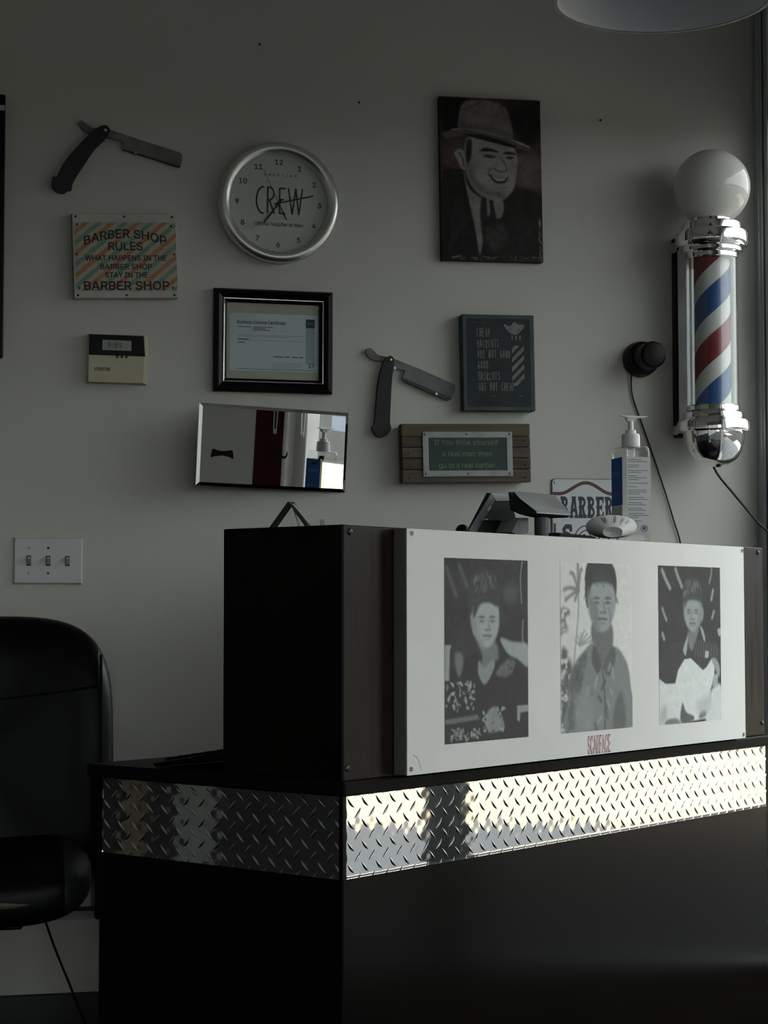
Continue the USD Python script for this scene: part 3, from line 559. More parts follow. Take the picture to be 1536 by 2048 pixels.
P.fill([(0, .71), (.10, .745), (.25, .745), (.30, .66), (.40, .595), (.50, .59), (.60, .63), (.70, .67), (.76, .65), (.84, .60), (.90, .62), (.88, .72), (.82, .80), (.80, .98), (0, 1.01), (-.05, .9)], PAPER_, .008, smooth=False)
P.fill([(.80, .90), (.84, .80), (1.0, .78), (1.0, 1.02), (.74, 1.02)], PAPER_ * .93, .02)
P.fill([(.84, .60), (.92, .60), (.98, .66), (.96, .72), (.90, .66)], tn(.6), .014); P.fill([(.86, .72), (.94, .70), (.93, .78), (.86, .78)], tn(.85), .014, grain=.5)
P.fill([(.36, .87), (.42, .93), (.54, .96), (.52, .99), (.33, .99)], tn(.15), .012); P.fill([(.65, .94), (.74, .93), (.73, .97), (.63, .98)], tn(.2), .02)
P.fill([(.02, .90), (.10, .88), (.12, .95), (.04, 1.0), (0, .98)], tn(.75), .04, alpha=.7); P.fill([(.60, .88), (.80, .84), (.80, .93), (.66, .95)], tn(.85), .05, alpha=.7); P.fill([(.12, .97), (.26, .965), (.32, 1.0), (.1, 1.0)], tn(.35), .015)
place_print(P, 'photo_print', 0.9865, 1.2525, 0.7832, 1.1172, 'dark monochrome picture of a seated man in a suit behind pale papers')
for nm, mt, gr, zz in (('lettering', 'red_ink', 0.0009, 0.0001), ('lettering_fill', 'pink_ink', 0.0, 0.0004)):
    m = text('SCARFACE', 0.0335, 0.0835, 0.7515 - (PX0 + PX1) / 2, 0.7575 - (PZ0 + PZ1) / 2, PT + zz, 0.0003, bold=(nm == 'lettering'))
    if nm == 'lettering_fill': m = text('SCARFACE', 0.0315, 0.082, 0.7515 - (PX0 + PX1) / 2, 0.7575 - (PZ0 + PZ1) / 2, PT + zz, 0.0002)
    part(pb, nm, m, mt)

# ================================================================== things on the back wall
# ---- straight razors
def razor(pivot, pts, S, centre, label):
    cx, cy = pivot; sx, sz = S
    q = lambda p: [((x - cx) * sx, (cy - y) * sz) for x, y in p]
    t = thing('straight_razor', label, 'razor', on_wall(centre[0], centre[1]), 'big straight razor wall ornaments')
    bl_ = Polygon(q(pts['blade'])).buffer(0.0006).buffer(-0.0006)
    part(t, 'blade', prism(bl_, 0.004, 0.012), 'razor_grey')
    part(t, 'cutting_edge', prism(Polygon(q(pts['edge'])), 0.0042, 0.0126), 'razor_edge')
    part(t, 'tang', prism(Polygon(closed_spline(q(pts['tang']), 4)), 0.0042, 0.0118), 'razor_grey')
    part(t, 'handle', prism(Polygon(closed_spline(q(pts['handle']), 4)).buffer(0), 0.002, 0.020), 'razor_wood_black')
    part(t, 'pivot_pin', moved(dome_cap(0.0048, 0.003), (0, 0, 0.020)), 'nail_steel', smooth=40)
    for p in pts['nails']:
        (x, y), = q([p]); part(t, 'hanging_nail', cat([disc(0.0016, 0, 0.018, x, y, 8), disc(0.0034, 0.016, 0.019, x, y, 12)]), 'nail_steel')
razor((768, 300), dict(
    blade=[(735, 272), (800, 288), (1060, 362), (1310, 428), (1329, 440), (1331, 470), (1320, 530), (1310, 539), (1100, 482), (900, 432), (893, 420), (908, 374), (840, 358), (760, 340), (730, 320)],
    edge=[(900, 424), (1100, 474), (1316, 530), (1310, 540), (1100, 483), (898, 433)],
    tang=[(735, 276), (690, 286), (640, 262), (604, 234), (582, 244), (588, 276), (625, 310), (665, 322), (725, 318)],
    handle=[(770, 264), (800, 290), (792, 335), (745, 388), (690, 445), (620, 555), (565, 645), (538, 700), (530, 742), (505, 748), (480, 768), (435, 766), (395, 735), (390, 690), (398, 655), (425, 652), (470, 560), (560, 440), (655, 335), (712, 285)],
    nails=[(772, 372), (990, 455)]), (0.000336, 0.000339), (0.312, 2.194), 'straight razor wall ornament above the striped barber shop rules sign')
razor((300, 478), dict(
    blade=[(270, 452), (330, 465), (560, 550), (805, 655), (798, 710), (772, 768), (750, 778), (640, 737), (415, 640), (398, 618), (416, 556), (330, 532), (275, 500)],
    edge=[(400, 610), (640, 705), (775, 752), (770, 770), (750, 779), (640, 738), (413, 640)],
    tang=[(280, 455), (215, 440), (185, 415), (155, 388), (130, 392), (121, 420), (140, 455), (182, 480), (230, 486), (285, 485)],
    handle=[(300, 446), (326, 470), (324, 530), (311, 640), (302, 800), (296, 955), (304, 990), (300, 1020), (272, 1058), (240, 1073), (200, 1065), (172, 1030), (163, 992), (180, 968), (190, 850), (210, 650), (240, 522), (264, 470)],
    nails=[(335, 540), (655, 730)]), (0.000336, 0.000327), (1.024, 1.651), 'straight razor wall ornament between the framed licence and the haircuts sign')

# ---- barber shop rules sign
t = thing('rules_sign', 'striped barber shop rules sign on white wooden board, hung slightly askew', 'sign', on_wall(0.3625, 1.8855, 2.2))
part(t, 'backing_board', bx(-0.126, -0.1035, 0.001, 0.126, 0.1035, 0.026, 0.0015), 'white_wood')
part(t, 'board_side', bx(-0.1268, -0.103, 0.001, -0.1255, 0.103, 0.0245), 'white_wood_side')
SW, SH = 0.246, 0.168
panel = rrect(SW, SH, 0.009, 0.0015, -0.002)
part(t, 'printed_panel', prism(panel, 0.026, 0.0266), 'sign_cream')
ang = math.radians(40)
d_ = np.array([math.cos(ang), math.sin(ang)]); p_ = np.array([-math.sin(ang), math.cos(ang)])
for k in range(-9, 10):
    c = p_ * 0.0202 * k; q = [c - d_ * 0.3 - p_ * 0.0050, c + d_ * 0.3 - p_ * 0.0050, c + d_ * 0.3 + p_ * 0.0050, c - d_ * 0.3 + p_ * 0.0050]
    g = Polygon(q).intersection(panel.buffer(-0.0004))
    if g.area > 1e-6: part(t, 'stripe', prism(g, 0.0266, 0.0268), 'sign_teal' if k % 2 else 'sign_coral', label='teal stripe' if k % 2 else 'coral stripe')
for s_, h_, w_, y_, bend, b_ in (('BARBER SHOP', 0.0205, 0.200, 0.0545, 1.9, True), ('RULES', 0.0195, 0.083, 0.0235, 0, True), ('WHAT HAPPENS IN THE', 0.0125, 0.197, -0.0055, 0, True), ('BARBER SHOP', 0.0125, 0.125, -0.0265, 0, True), ('STAY IN THE', 0.0125, 0.103, -0.0470, 0, True), ('BARBER SHOP', 0.0205, 0.206, -0.0730, 0, True)):
    part(t, 'lettering', text(s_, h_, w_, 0.001, y_, 0.0268, 0.0003, b_, bend=bend), 'ink_soft')
for x_, y_ in ((-.117, .096), (0.0, .096), (.116, .096), (-.117, -.0965), (0.0, -.0965), (.116, -.0965), (-.114, .076), (.113, .073), (-.113, -.0785), (.113, -.0785), (-.117, .004), (.118, .004)):
    part(t, 'tack', moved(dome_cap(0.0028, 0.0016, seg=10), (x_, y_, 0.0262)), 'ink_black')

# ---- wall clock
t = thing('wall_clock', 'round silver-rimmed wall clock with black numerals and hands', 'clock', on_wall(0.7405, 2.0345, -0.6))
R_ = 0.1515
prof = [(0.122, 0.0), (0.147, 0.0), (0.1475, 0.012), (0.1515, 0.015)]
prof += [(0.1370 + 0.0145 * math.cos(a), 0.022 + 0.0165 * math.sin(a)) for a in np.linspace(-0.35, math.pi, 14)] + [(0.1225, 0.018), (0.122, 0.0)]
part(t, 'rim', lathe(prof, 96), 'brushed_silver', smooth=40)
part(t, 'dial', disc(0.124, 0.006, 0.0145, seg=72), 'clock_face')
for k in range(1, 13):
    a = math.radians(30 * k); part(t, 'numeral', text(str(k), 0.0125, None, 0.1035 * math.sin(a), 0.1035 * math.cos(a), 0.0145, 0.0003, True), 'ink_black')
def hand(deg, l0, l1, w0, w1, z):
    m = prism([(-w0 / 2, -l0), (w0 / 2, -l0), (w1 / 2, l1), (-w1 / 2, l1)], z, z + 0.0006); return moved(m, rz=-deg)
part(t, 'hour_hand', hand(216.0, 0.012, 0.063, 0.0052, 0.0044, 0.0165), 'ink_black')
part(t, 'minute_hand', hand(75.3, 0.012, 0.0905, 0.0034, 0.0030, 0.0175), 'ink_black')
part(t, 'second_hand', cat([hand(334.5, 0.0, 0.092, 0.0012, 0.0008, 0.0185), hand(154.5, 0.0, 0.046, 0.0014, 0.0030, 0.0185), disc(0.0045, 0.0145, 0.0195, seg=16)]), 'ink_black')
ch, cw, cy0 = 0.0660, 0.0026, 0.0065           # the tall thin brand letters, drawn with strokes
def cr(x0, y0, lines): return [[(x0 + x, y0 + y) for x, y in l] for l in lines]
arc = lambda cx, cy, rx, ry, a0, a1: [(cx + rx * math.cos(a), cy + ry * math.sin(a)) for a in np.radians(np.linspace(a0, a1, 20))]
x0, h_ = -0.0575, ch
part(t, 'brand_letter', strokes(cr(x0, cy0 - h_ / 2, [arc(0.0185, h_ / 2, 0.0165, h_ / 2, 82, 278)]), 0.0042, 0.0145, 0.0149, 'flat'), 'ink_black')
part(t, 'brand_letter', strokes(cr(x0 + 0.028, cy0 - h_ / 2, [[(0.002, 0), (0.002, h_)], [(0.002, h_ - .001), *arc(0.006, h_ * .76, 0.0115, h_ * .24, 85, -85), (0.003, h_ * .52)], [(0.006, h_ * .52), (0.019, 0)]]), 0.0040, 0.0145, 0.0149, 'flat'), 'ink_black')
part(t, 'brand_letter', strokes(cr(x0 + 0.058, cy0 - h_ / 2, [[(0.002, 0), (0.002, h_)], [(0.002, h_ - .0015), (0.0165, h_ - .0015)], [(0.002, h_ * .55), (0.013, h_ * .55)], [(0.002, .0015), (0.0165, .0015)]]), 0.0040, 0.0145, 0.0149, 'flat'), 'ink_black')
part(t, 'brand_letter', strokes(cr(x0 + 0.082, cy0 - h_ / 2, [[(0.000, h_), (0.010, 0)], [(0.010, 0), (0.0185, h_)], [(0.0185, h_), (0.0265, 0)], [(0.0265, 0), (0.0355, h_)]]), 0.0037, 0.0145, 0.0149, 'flat'), 'ink_black')
for k, c in enumerate('AMERICAN'):
    m_ = text(c, 0.0062, None, -0.034 + k * 0.0108, 0.071, 0.0145, 0.0003, True); part(t, 'lettering', moved(m_, (m_.bounds.mean(0)[0] * 0, 0, 0)), 'ink_dark_grey')
part(t, 'lettering', text('Official Supplier to Men', 0.0088, 0.122, 0.001, -0.0525, 0.0145, 0.0003, True), 'ink_dark_grey')
part(t, 'dial_line', cat([bx(-0.036, 0.0520, 0.0145, 0.036, 0.0526, 0.0147), bx(-0.036, -0.0390, 0.0145, 0.036, -0.0384, 0.0147)]), 'ink_grey')
part(t, 'glass_cover', disc(0.1228, 0.0205, 0.0215, seg=72), 'pane_glass')

# ---- thermostat
t = thing('thermostat', 'beige thermostat with black top half and small grey display', 'thermostat', on_wall(0.347, 1.6335, -0.3))
part(t, 'body', hull([(x, y, 0.0) for x in (-.0725, .0735) for y in (-.0595, .0595)] + [(-.0712, -.0580, .026), (.060, -.0580, .026), (-.0712, .0585, .026), (.064, .0585, .026)]), 'cream_plastic')
part(t, 'black_panel', hull([(-.0705, .0075, .0262), (.0645, .0075, .0262), (.0605, .0575, .0262), (-.0705, .0575, .0262), (-.0695, .0085, .0285), (.0628, .0085, .0285), (.0592, .0565, .0285), (-.0695, .0565, .0285)]), 'plastic_black_gloss')
part(t, 'display', bx(-.039, .0195, .0285, .031, .0445, .0292), 'lcd_grey')
part(t, 'lettering', text('9:89', 0.0135, 0.034, -.009, .0322, .0292, 0.0002), 'ink_soft', label='dark display digits')
for x_ in (-.0028, .0085, .0195): part(t, 'button', bx(x_ - .0028, .0018, .0258, x_ + .0028, .0072, .0272, .0006), 'ink_black')
part(t, 'lettering', text('V', 0.0085, 0.0095, -.0540, -.0265, .0261, 0.0003, True), 'brand_red', label='red first letter')
part(t, 'lettering', text('ENSTAR', 0.0080, 0.0290, -.0340, -.0265, .0261, 0.0003, True), 'ink_soft')

# ---- framed business licence
t = thing('framed_licence', 'business licence certificate in black frame with silver inner bead', 'picture frame', on_wall(0.7285, 1.6895, -0.25))
FW, FH = 0.2975, 0.2550
part(t, 'frame', mitre(FW, FH, [(0, 0), (0, .014), (.004, .020), (.012, .022), (.0235, .016), (.0235, .006), (.0235, 0)]), 'frame_black')
part(t, 'silver_bead', mitre(FW, FH, [(.0225, .012), (.0225, .0175), (.0238, .0188), (.0255, .0186), (.0268, .0170), (.0268, .012)]), 'silver_bead')
part(t, 'inner_lip', mitre(FW, FH, [(.0265, .004), (.0265, .0155), (.0330, .0105), (.0330, .004)]), 'frame_black')
part(t, 'mount', bx(-FW / 2 + .030, -FH / 2 + .030, .002, FW / 2 - .030, FH / 2 - .030, .005), 'mat_paper')
part(t, 'certificate', bx(-.1030, -.0735, .005, .1135, .0690, .0055), 'paper_blue_white')
part(t, 'under_sheet', bx(-.1075, -.0720, .0049, -.100, .0655, .0052), 'paper_blue_white')
part(t, 'side_band', bx(.0825, -.0540, .0055, .1050, .0585, .0057), 'paper_band')
part(t, 'crest', bx(.0825, .0370, .0057, .1048, .0588, .0059), 'ink_navy')
part(t, 'crest_mark', bx(.0855, .0475, .0059, .1018, .0488, .0060), 'paper_band')
part(t, 'lettering', text('Business Licence Certificate', 0.0078, 0.121, -.0895, .0470, .0055, 0.0002, True, left=True), 'ink_navy')
part(t, 'lettering', text('27', 0.0095, 0.0140, .0970, -.0575, .0057, 0.0002, True), 'ink_black')
bars = [(-.0890, -.0545, .0352), (-.0505, .0000, .0352), (-.0505, -.0180, .0312), (-.0505, -.0070, .0275)]
part(t, 'text_lines', cat([bx(a, y - .0011, .0055, b, y + .0011, .0057) for a, b, y in bars]), 'ink_grey')
bars = [(-.0890, .0760, .0150), (-.0890, .0420, .0115), (.0000, .0750, -.0575), (.0000, .0750, -.0530), (.0000, .0700, -.0620), (.0, .075, -.0665)]
part(t, 'text_lines', cat([bx(a, y - .0008, .0055, b, y + .0008, .0057) for a, b, y in bars]), 'paper_band')
part(t, 'text_lines', cat([bx(-.0885, .0028, .0055, -.0600, .0052, .0057), bx(-.0600, .0018, .0055, .0760, .0023, .0057), bx(-.0885, -.0045, .0055, -.0690, -.0025, .0057)]), 'ink_dark_grey')
part(t, 'text_lines', cat([bx(a, -.0390, .0055, b, -.0358, .0057) for a, b in ((.0020, .0260), (.0290, .0420), (.0480, .0620), (.0650, .0760))]), 'ink_grey')
part(t, 'rule', bx(-.0925, -.0700, .0055, .1065, -.0690, .0057), 'ink_navy')
part(t, 'glass_pane', bx(-FW / 2 + .031, -FH / 2 + .031, .0072, FW / 2 - .031, FH / 2 - .031, .0082), 'pane_glass')

# ---- bevelled mirror with moustache decals, turned towards the window on a wedge block
mx = np.array([0.9707, 0.2411, -0.0170]); mz = np.array([0.23917, -0.96822, -0.07309]); mx -= mz * (mx @ mz); mx /= np.linalg.norm(mx); my = np.cross(mz, mx)
MC = np.array([0.7229, -0.0614, 1.4195])
t = thing('moustache_mirror', 'small frameless mirror carrying three black moustache decals, hung askew on the wall', 'mirror', M4(mx, my, mz, MC))
MW, MH, MB = 0.3953, 0.1979, 0.0080
part(t, 'glass_face', hull([(x * MW / 2, y * MH / 2, -.0035) for x in (-1, 1) for y in (-1, 1)] + [(x * (MW / 2 - MB), y * (MH / 2 - MB), 0.0) for x in (-1, 1) for y in (-1, 1)]), 'mirror_silver')
part(t, 'backing', bx(-MW / 2 + .0005, -MH / 2 + .0005, -.0065, MW / 2 - .0005, MH / 2 - .0005, -.0036), 'mirror_back')
def to_local(p): d = np.asarray(p, float) - MC; return (d @ mx, d @ my, d @ mz)
part(t, 'wedge_block', hull([to_local((x, 0.0005, z)) for x in (0.60, 0.88) for z in (1.37, 1.47)] + [(x, y, -.0066) for x in (-.10, .15) for y in (-.05, .05)]), 'mirror_back')
def decal(pts, cx, cy, sc, mt, label, streaks=None):
    g = Polygon(closed_spline(np.asarray(pts, float), 5)).buffer(0); g = affinity.translate(affinity.scale(g, sc, sc, origin=(0, 0)), cx, cy)
    d = part(t, 'moustache_decal', prism(g, 0.0, 0.0004), mt, label=label)
    if streaks: part(d, 'hair_lines', strokes([[(cx + x * sc, cy + y * sc) for x, y in l] for l in streaks], 0.0006, 0.0004, 0.0006), 'decal_grey')
decal([(-.5, -.18), (-.46, .12), (-.40, .17), (-.2, .12), (0, .10), (.2, .12), (.42, .15), (.47, .06), (.50, -.20), (.35, -.15), (.15, -.11), (0, -.10), (-.2, -.12), (-.38, -.15)], -.1345, -.0195, .058, 'decal_black', 'broad bushy moustache decal', [[(-.42 + .11 * k, -.11), (-.36 + .095 * k, .10)] for k in range(4)] + [[(.42 - .11 * k, -.11), (.36 - .095 * k, .09)] for k in range(4)])
decal([(-.5, -.06), (-.42, -.07), (-.30, -.02), (-.18, .10), (-.06, .12), (0, .09), (.06, .12), (.18, .10), (.30, .0), (.42, -.02), (.48, .06), (.5, .18), (.53, .06), (.47, -.08), (.36, -.12), (.22, -.06), (.1, .02), (0, .03), (-.1, .02), (-.22, -.05), (-.36, -.12), (-.46, -.11)], .0035, -.0165, .062, 'decal_black', 'thin handlebar moustache decal')
decal([(-.5, -.10), (-.44, -.22), (-.30, -.24), (-.16, -.12), (-.06, .0), (0, .03), (.06, .0), (.16, -.14), (.30, -.28), (.44, -.26), (.5, -.12), (.54, -.24), (.46, -.36), (.30, -.38), (.10, -.22), (.12, -.0), (.14, .16), (.05, .17), (-.10, .17), (-.14, .0), (-.2, -.1), (-.30, -.18), (-.42, -.16)], .1275, -.0205, .052, 'decal_black', 'drooping curled moustache decal', [[(-.08, .12), (-.16, -.02)], [(.05, .12), (.12, -.10)], [(0, .12), (-.04, .02)]])

# ---- light switch plate
t = thing('light_switch', 'white triple light switch plate with toggles beside the chair', 'light switch', on_wall(0.1845, 1.1442, -0.1))
part(t, 'cover_plate', plate(rrect(0.1635, 0.1125, 0.002), 0.0, 0.0065, 0.0035), 'switch_plate')
for x_ in (-.0460, 0.0, .0455):
    sw = part(t, 'toggle', axes(hull([(-.0042, -.0090, 0), (.0042, -.0090, 0), (.0042, .0090, 0), (-.0042, .0090, 0), (-.0034, -.0060, .003), (.0034, -.0060, .003), (-.0032, .0040, .0145), (.0032, .0040, .0145), (-.0032, .0090, .0125), (.0032, .0090, .0125)]), (1, 0, 0), (0, 1, 0), (0, 0, 1), (x_, -.0005, .0064)), 'switch_toggle')
    part(t, 'toggle_slot', bx(x_ - .0054, -.0125, .0060, x_ + .0054, .0115, .0067), 'ink_soft')
for x_, mt in ((-.0460, 'screw_steel'), (0.0, 'ink_black'), (.0455, 'switch_toggle')):
    for y_ in (-.0302, .0302): part(t, 'screw', disc(0.0029, .0060, .0071, x_, y_, 12), mt)

# ---- painted portrait canvas (generic stand-in)
t = thing('portrait_canvas', 'dark brown canvas painting of a smiling man in a pale brimmed hat', 'painting', on_wall(1.2885, 2.1205, 0.9))
KW, KH = 0.268, 0.420
part(t, 'stretcher', bx(-KW / 2, -KH / 2, 0.001, KW / 2, KH / 2, 0.0195, 0.0015), 'canvas_side')
B0 = np.array([0.050, 0.038, 0.036])
def g_(t_, warm=0.0): return 1.5 * np.array([0.009 + 0.36 * t_ ** 1.2 + .018 * warm, 0.008 + 0.335 * t_ ** 1.2 + .004 * warm, 0.008 + 0.32 * t_ ** 1.2])
P = Print(KW - 0.001, KH - 0.001, 150, 234, B0); P.noise(0.35, 4, 21)
P.fill([(.02, .02), (.30, .0), (.22, .14), (.20, .22), (.02, .24)], g_(0.0), .06); P.fill([(.70, .05), (.98, .04), (.98, .26), (.78, .26), (.70, .14)], g_(.02), .06)
P.fill([(.74, .36), (.90, .34), (1.0, .38), (1.0, .50), (.84, .55), (.76, .50)], g_(.24, 1), .08, grain=.6, gs=8, seed=31)
P.fill([(.02, .28), (.18, .26), (.20, .40), (.03, .42)], g_(.13, 1.3), .06)
P.fill([(.76, .72), (.95, .68), (1.0, .74), (1.0, .95), (.86, .95), (.80, .84)], g_(.16, 1), .08, grain=.8, gs=12, seed=33)
P.fill([(.0, .50), (.18, .44), (.24, .46), (.40, .74), (.42, 1.02), (0, 1.02)], g_(.03), .02); P.fill([(.58, .62), (.76, .54), (.98, .60), (1.0, .80), (.92, 1.02), (.44, 1.02)], g_(.05), .03)
for k in range(14): P.line([(.06 + .02 * k, .95 - .02 * k), (.14 + .018 * k, .62 + .01 * k)], .010, g_(.10), .014, alpha=.5)
P.fill([(.23, .46), (.28, .56), (.42, .62), (.60, .62), (.60, .72), (.50, .76), (.40, .90), (.37, .96), (.33, .80), (.27, .62)], g_(.44), .012)
P.fill([(.41, .60), (.50, .60), (.52, .66), (.55, .80), (.50, .98), (.42, 1.0), (.40, .88), (.38, .70)], g_(.05), .014); P.fill([(.45, .62), (.47, .61), (.48, .70), (.455, .72)], g_(.38), .01)
P.fill([(.43, .80), (.60, .78), (.64, .88), (.56, .93), (.48, .92)], g_(.12), .03, grain=.7, gs=20, seed=36)
P.fill([(.14, .34), (.19, .315), (.24, .34), (.26, .40), (.25, .44), (.21, .44), (.17, .39)], g_(.50), .012); P.line([(.19, .345), (.22, .38), (.225, .42)], .018, g_(.16), .01)
P.fill([(.24, .30), (.30, .24), (.50, .26), (.70, .28), (.76, .36), (.75, .46), (.71, .56), (.60, .625), (.48, .62), (.34, .57), (.26, .48), (.25, .40)], g_(.52), .014)
P.fill([(.25, .40), (.28, .50), (.38, .58), (.50, .61), (.62, .61), (.58, .57), (.46, .56), (.36, .50), (.31, .42)], g_(.26), .035, alpha=.8)
P.fill([(.26, .27), (.31, .26), (.31, .34), (.28, .40), (.25, .38)], g_(.05), .014)
P.fill([(.39, .325), (.45, .305), (.54, .315), (.58, .335), (.52, .328), (.44, .328)], g_(.05), .008); P.fill([(.62, .335), (.67, .322), (.74, .33), (.74, .342), (.66, .342)], g_(.05), .008)
P.fill([(.42, .355), (.48, .345), (.55, .358), (.49, .370)], g_(.10), .010); P.fill([(.64, .36), (.69, .352), (.73, .36), (.69, .372)], g_(.10), .010)
P.line([(.60, .36), (.645, .41), (.655, .435)], .014, g_(.26), .012); P.line([(.53, .43), (.57, .445), (.62, .45), (.65, .44)], .014, g_(.14), .008)
P.line([(.50, .43), (.47, .455), (.48, .475)], .010, g_(.25), .010)
P.fill([(.48, .468), (.56, .487), (.64, .487), (.67, .478), (.64, .515), (.57, .525), (.51, .505)], g_(.10), .007); P.fill([(.51, .478), (.57, .492), (.64, .490), (.62, .503), (.55, .505)], g_(.72), .006)
P.line([(.53, .545), (.59, .552), (.64, .545)], .012, g_(.30), .012)
P.fill([(.03, .225), (.14, .200), (.24, .195), (.45, .215), (.66, .245), (.82, .270), (.90, .295), (.86, .315), (.74, .300), (.56, .262), (.38, .245), (.26, .235), (.14, .250), (.06, .260)], g_(.24), .010)
P.fill([(.22, .225), (.40, .225), (.60, .255), (.76, .290), (.70, .297), (.52, .272), (.34, .248)], g_(.03), .010)
P.line([(.12, .203), (.26, .192), (.46, .210), (.66, .240), (.88, .290)], .014, g_(.56), .007)
P.fill([(.19, .190), (.20, .08), (.26, .025), (.40, .015), (.52, .02), (.62, .04), (.68, .09), (.72, .24), (.60, .228), (.44, .205), (.28, .188)], g_(.34, .4), .012)
P.fill([(.20, .150), (.40, .158), (.58, .180), (.705, .215), (.72, .245), (.58, .225), (.40, .200), (.195, .188)], g_(.27, .4), .012)
P.line([(.24, .075), (.34, .05), (.42, .02)], .014, g_(.14), .02, alpha=.8); P.line([(.56, .025), (.62, .07), (.66, .12)], .02, g_(.2), .03, alpha=.8)
for k in range(30):
    r_ = random.Random(60 + k); x_ = r_.uniform(.03, .97); P.line([(x_, .965 + r_.uniform(0, .03)), (x_ + r_.uniform(.01, .06), .965 + r_.uniform(0, .03))], .006, g_(r_.uniform(.2, .5)), .006, alpha=.7)
for k in range(16):
    r_ = random.Random(90 + k); y_ = r_.uniform(.70, .97); P.line([(.955 + r_.uniform(0, .03), y_), (.96 + r_.uniform(0, .03), y_ + .03)], .008, g_(r_.uniform(.2, .55)), .006, alpha=.7)
P.noise(0.16, 14, 5); P.noise(0.10, 40, 8, 1.0, 2.0); P.mesh(t, 'painted_face', 0.0198)

# ---- haircuts sign
t = thing('haircuts_sign', 'dark chalkboard-style wooden sign with white hand lettering and a striped barber pole drawing', 'sign', on_wall(1.3020, 1.6495, 0.9))
HW, HH = 0.189, 0.2445
part(t, 'block', bx(-HW / 2, -HH / 2, 0.001, HW / 2, HH / 2, 0.034, 0.0018), 'chalk_teal')
part(t, 'chalk_panel', prism(rrect(HW - .022, HH - .020, .004), .034, .0342), 'chalk_black')
hf = dict(C=[[(.8, .95), (.3, .9), (.1, .4), (.3, .05), (.8, .1)]], H=[[(.1, 0), (.15, 1)], [(.75, 0), (.8, 1)], [(.12, .5), (.78, .55)]], E=[[(.75, 1), (.15, .96), (.12, 0), (.75, .04)], [(.13, .5), (.6, .52)]], A=[[(.05, 0), (.45, 1), (.85, 0)], [(.2, .36), (.7, .36)]],
          P=[[(.15, 0), (.18, 1), (.75, .85), (.7, .55), (.16, .45)]], I=[[(.45, 0), (.48, 1)]], R=[[(.15, 0), (.18, 1), (.72, .85), (.68, .58), (.16, .48), (.8, 0)]], U=[[(.1, 1), (.12, .2), (.4, 0), (.7, .2), (.75, 1)]], T=[[(.0, .95), (.9, 1)], [(.45, .97), (.42, 0)]],
          S=[[(.75, .9), (.3, 1), (.15, .72), (.65, .4), (.55, .05), (.1, .08)]], N=[[(.12, 0), (.15, 1), (.7, .02), (.75, 1)]], O=[[(.45, 1), (.12, .6), (.3, .05), (.7, .2), (.75, .75), (.45, 1)]], G=[[(.8, .9), (.35, .95), (.12, .45), (.4, .03), (.78, .2), (.75, .48), (.5, .46)]], D=[[(.15, 0), (.17, 1), (.7, .75), (.72, .3), (.15, 0)]])
hf['.'] = [[(.2, .02), (.26, .02)]]
def hand_text(s, x, y, h, adv, wid, z, r):
    ls = []
    for k, c in enumerate(s):
        if c == ' ': continue
        jx, jy, jh = r.uniform(-.05, .05), r.uniform(-.03, .03) * h, r.uniform(.92, 1.06)
        for l in hf[c]: ls.append([(x + (k + px * .78 + jx * .3) * adv, y + jy + py * h * jh) for px, py in l])
    g = unary_union([LineString(l).buffer(wid / 2) for l in ls]); return prism(g, z, z + .0004)
hr = random.Random(5)
for s_, y_, x_ in (('CHEAP', .0660, -.0570), ('HAIRCUTS', .0385, -.0565), ('ARE NOT GOOD', .0115, -.0560), ('GOOD', -.0165, -.0555), ('HAIRCUTS', -.0440, -.0550), ('ARE NOT CHEAP.', -.0710, -.0540)):
    part(t, 'lettering', hand_text(s_, x_, y_, .0205, .0074, .0017, .0342, hr), 'chalk_white')
pole_box = sbox(.0345, -.058, .0665, .0440)
part(t, 'drawn_stripe', cat([prism(Polygon([(.03, -.075 + k * .0235), (.07, -.035 + k * .0235), (.07, -.0225 + k * .0235), (.03, -.0625 + k * .0235)]).intersection(pole_box), .0342, .0345) for k in range(6) if Polygon([(.03, -.075 + k * .0235), (.07, -.035 + k * .0235), (.07, -.0225 + k * .0235), (.03, -.0625 + k * .0235)]).intersection(pole_box).area > 1e-7]), 'chalk_white')
part(t, 'drawn_cap', prism(Polygon(closed_spline([(.014, .0985), (.030, .094), (.042, .1045), (.052, .099), (.068, .097), (.062, .084), (.050, .0735), (.040, .0725), (.026, .080)], 5)), .0342, .0345), 'chalk_white')
part(t, 'drawn_neck', cat([bx(.034 + k * .0105, .0605 - k * .001, .0342, .0375 + k * .0105, .0700, .0344) for k in range(3)]), 'chalk_white')
for x_, y_, l_ in ((-.066, .1015, .008), (-.040, .1015, .006), (-.070, -.045, .004), (.052, -.085, .008), (-.02, -.084, .010)): part(t, 'scuff', bx(x_, y_, .0342, x_ + l_, y_ + .0012, .0344), 'chalk_white')

# ---- real barber plank sign
t = thing('barber_plank_sign', 'green lettered board in worn tin surround on rustic barnwood planks', 'sign', on_wall(1.2125, 1.4175, 1.2))
WW, WH = 0.332, 0.148
yy = -WH / 2
for k, (h_, mt) in enumerate(((.0330, 'barn_wood'), (.0285, 'barn_wood_dark'), (.0270, 'barn_wood'), (.0270, 'barn_wood_dark'), (.0325, 'barn_wood_moss'))):
    j = rng.uniform(-.001, .001); part(t, 'plank', bx(-WW / 2 + j, yy + .0006, .022, WW / 2 + j * .5, yy + h_ - .0006, .052 + rng.uniform(-.001, .0006), .0012), mt); yy += h_
part(t, 'batten', cat([bx(-WW / 2 + .004, -WH / 2 + .004, .001, -WW / 2 + .06, WH / 2 - .004, .0225), bx(WW / 2 - .06, -WH / 2 + .004, .001, WW / 2 - .004, WH / 2 - .004, .0225)]), 'barn_wood_dark')
TW, TH = 0.232, 0.112
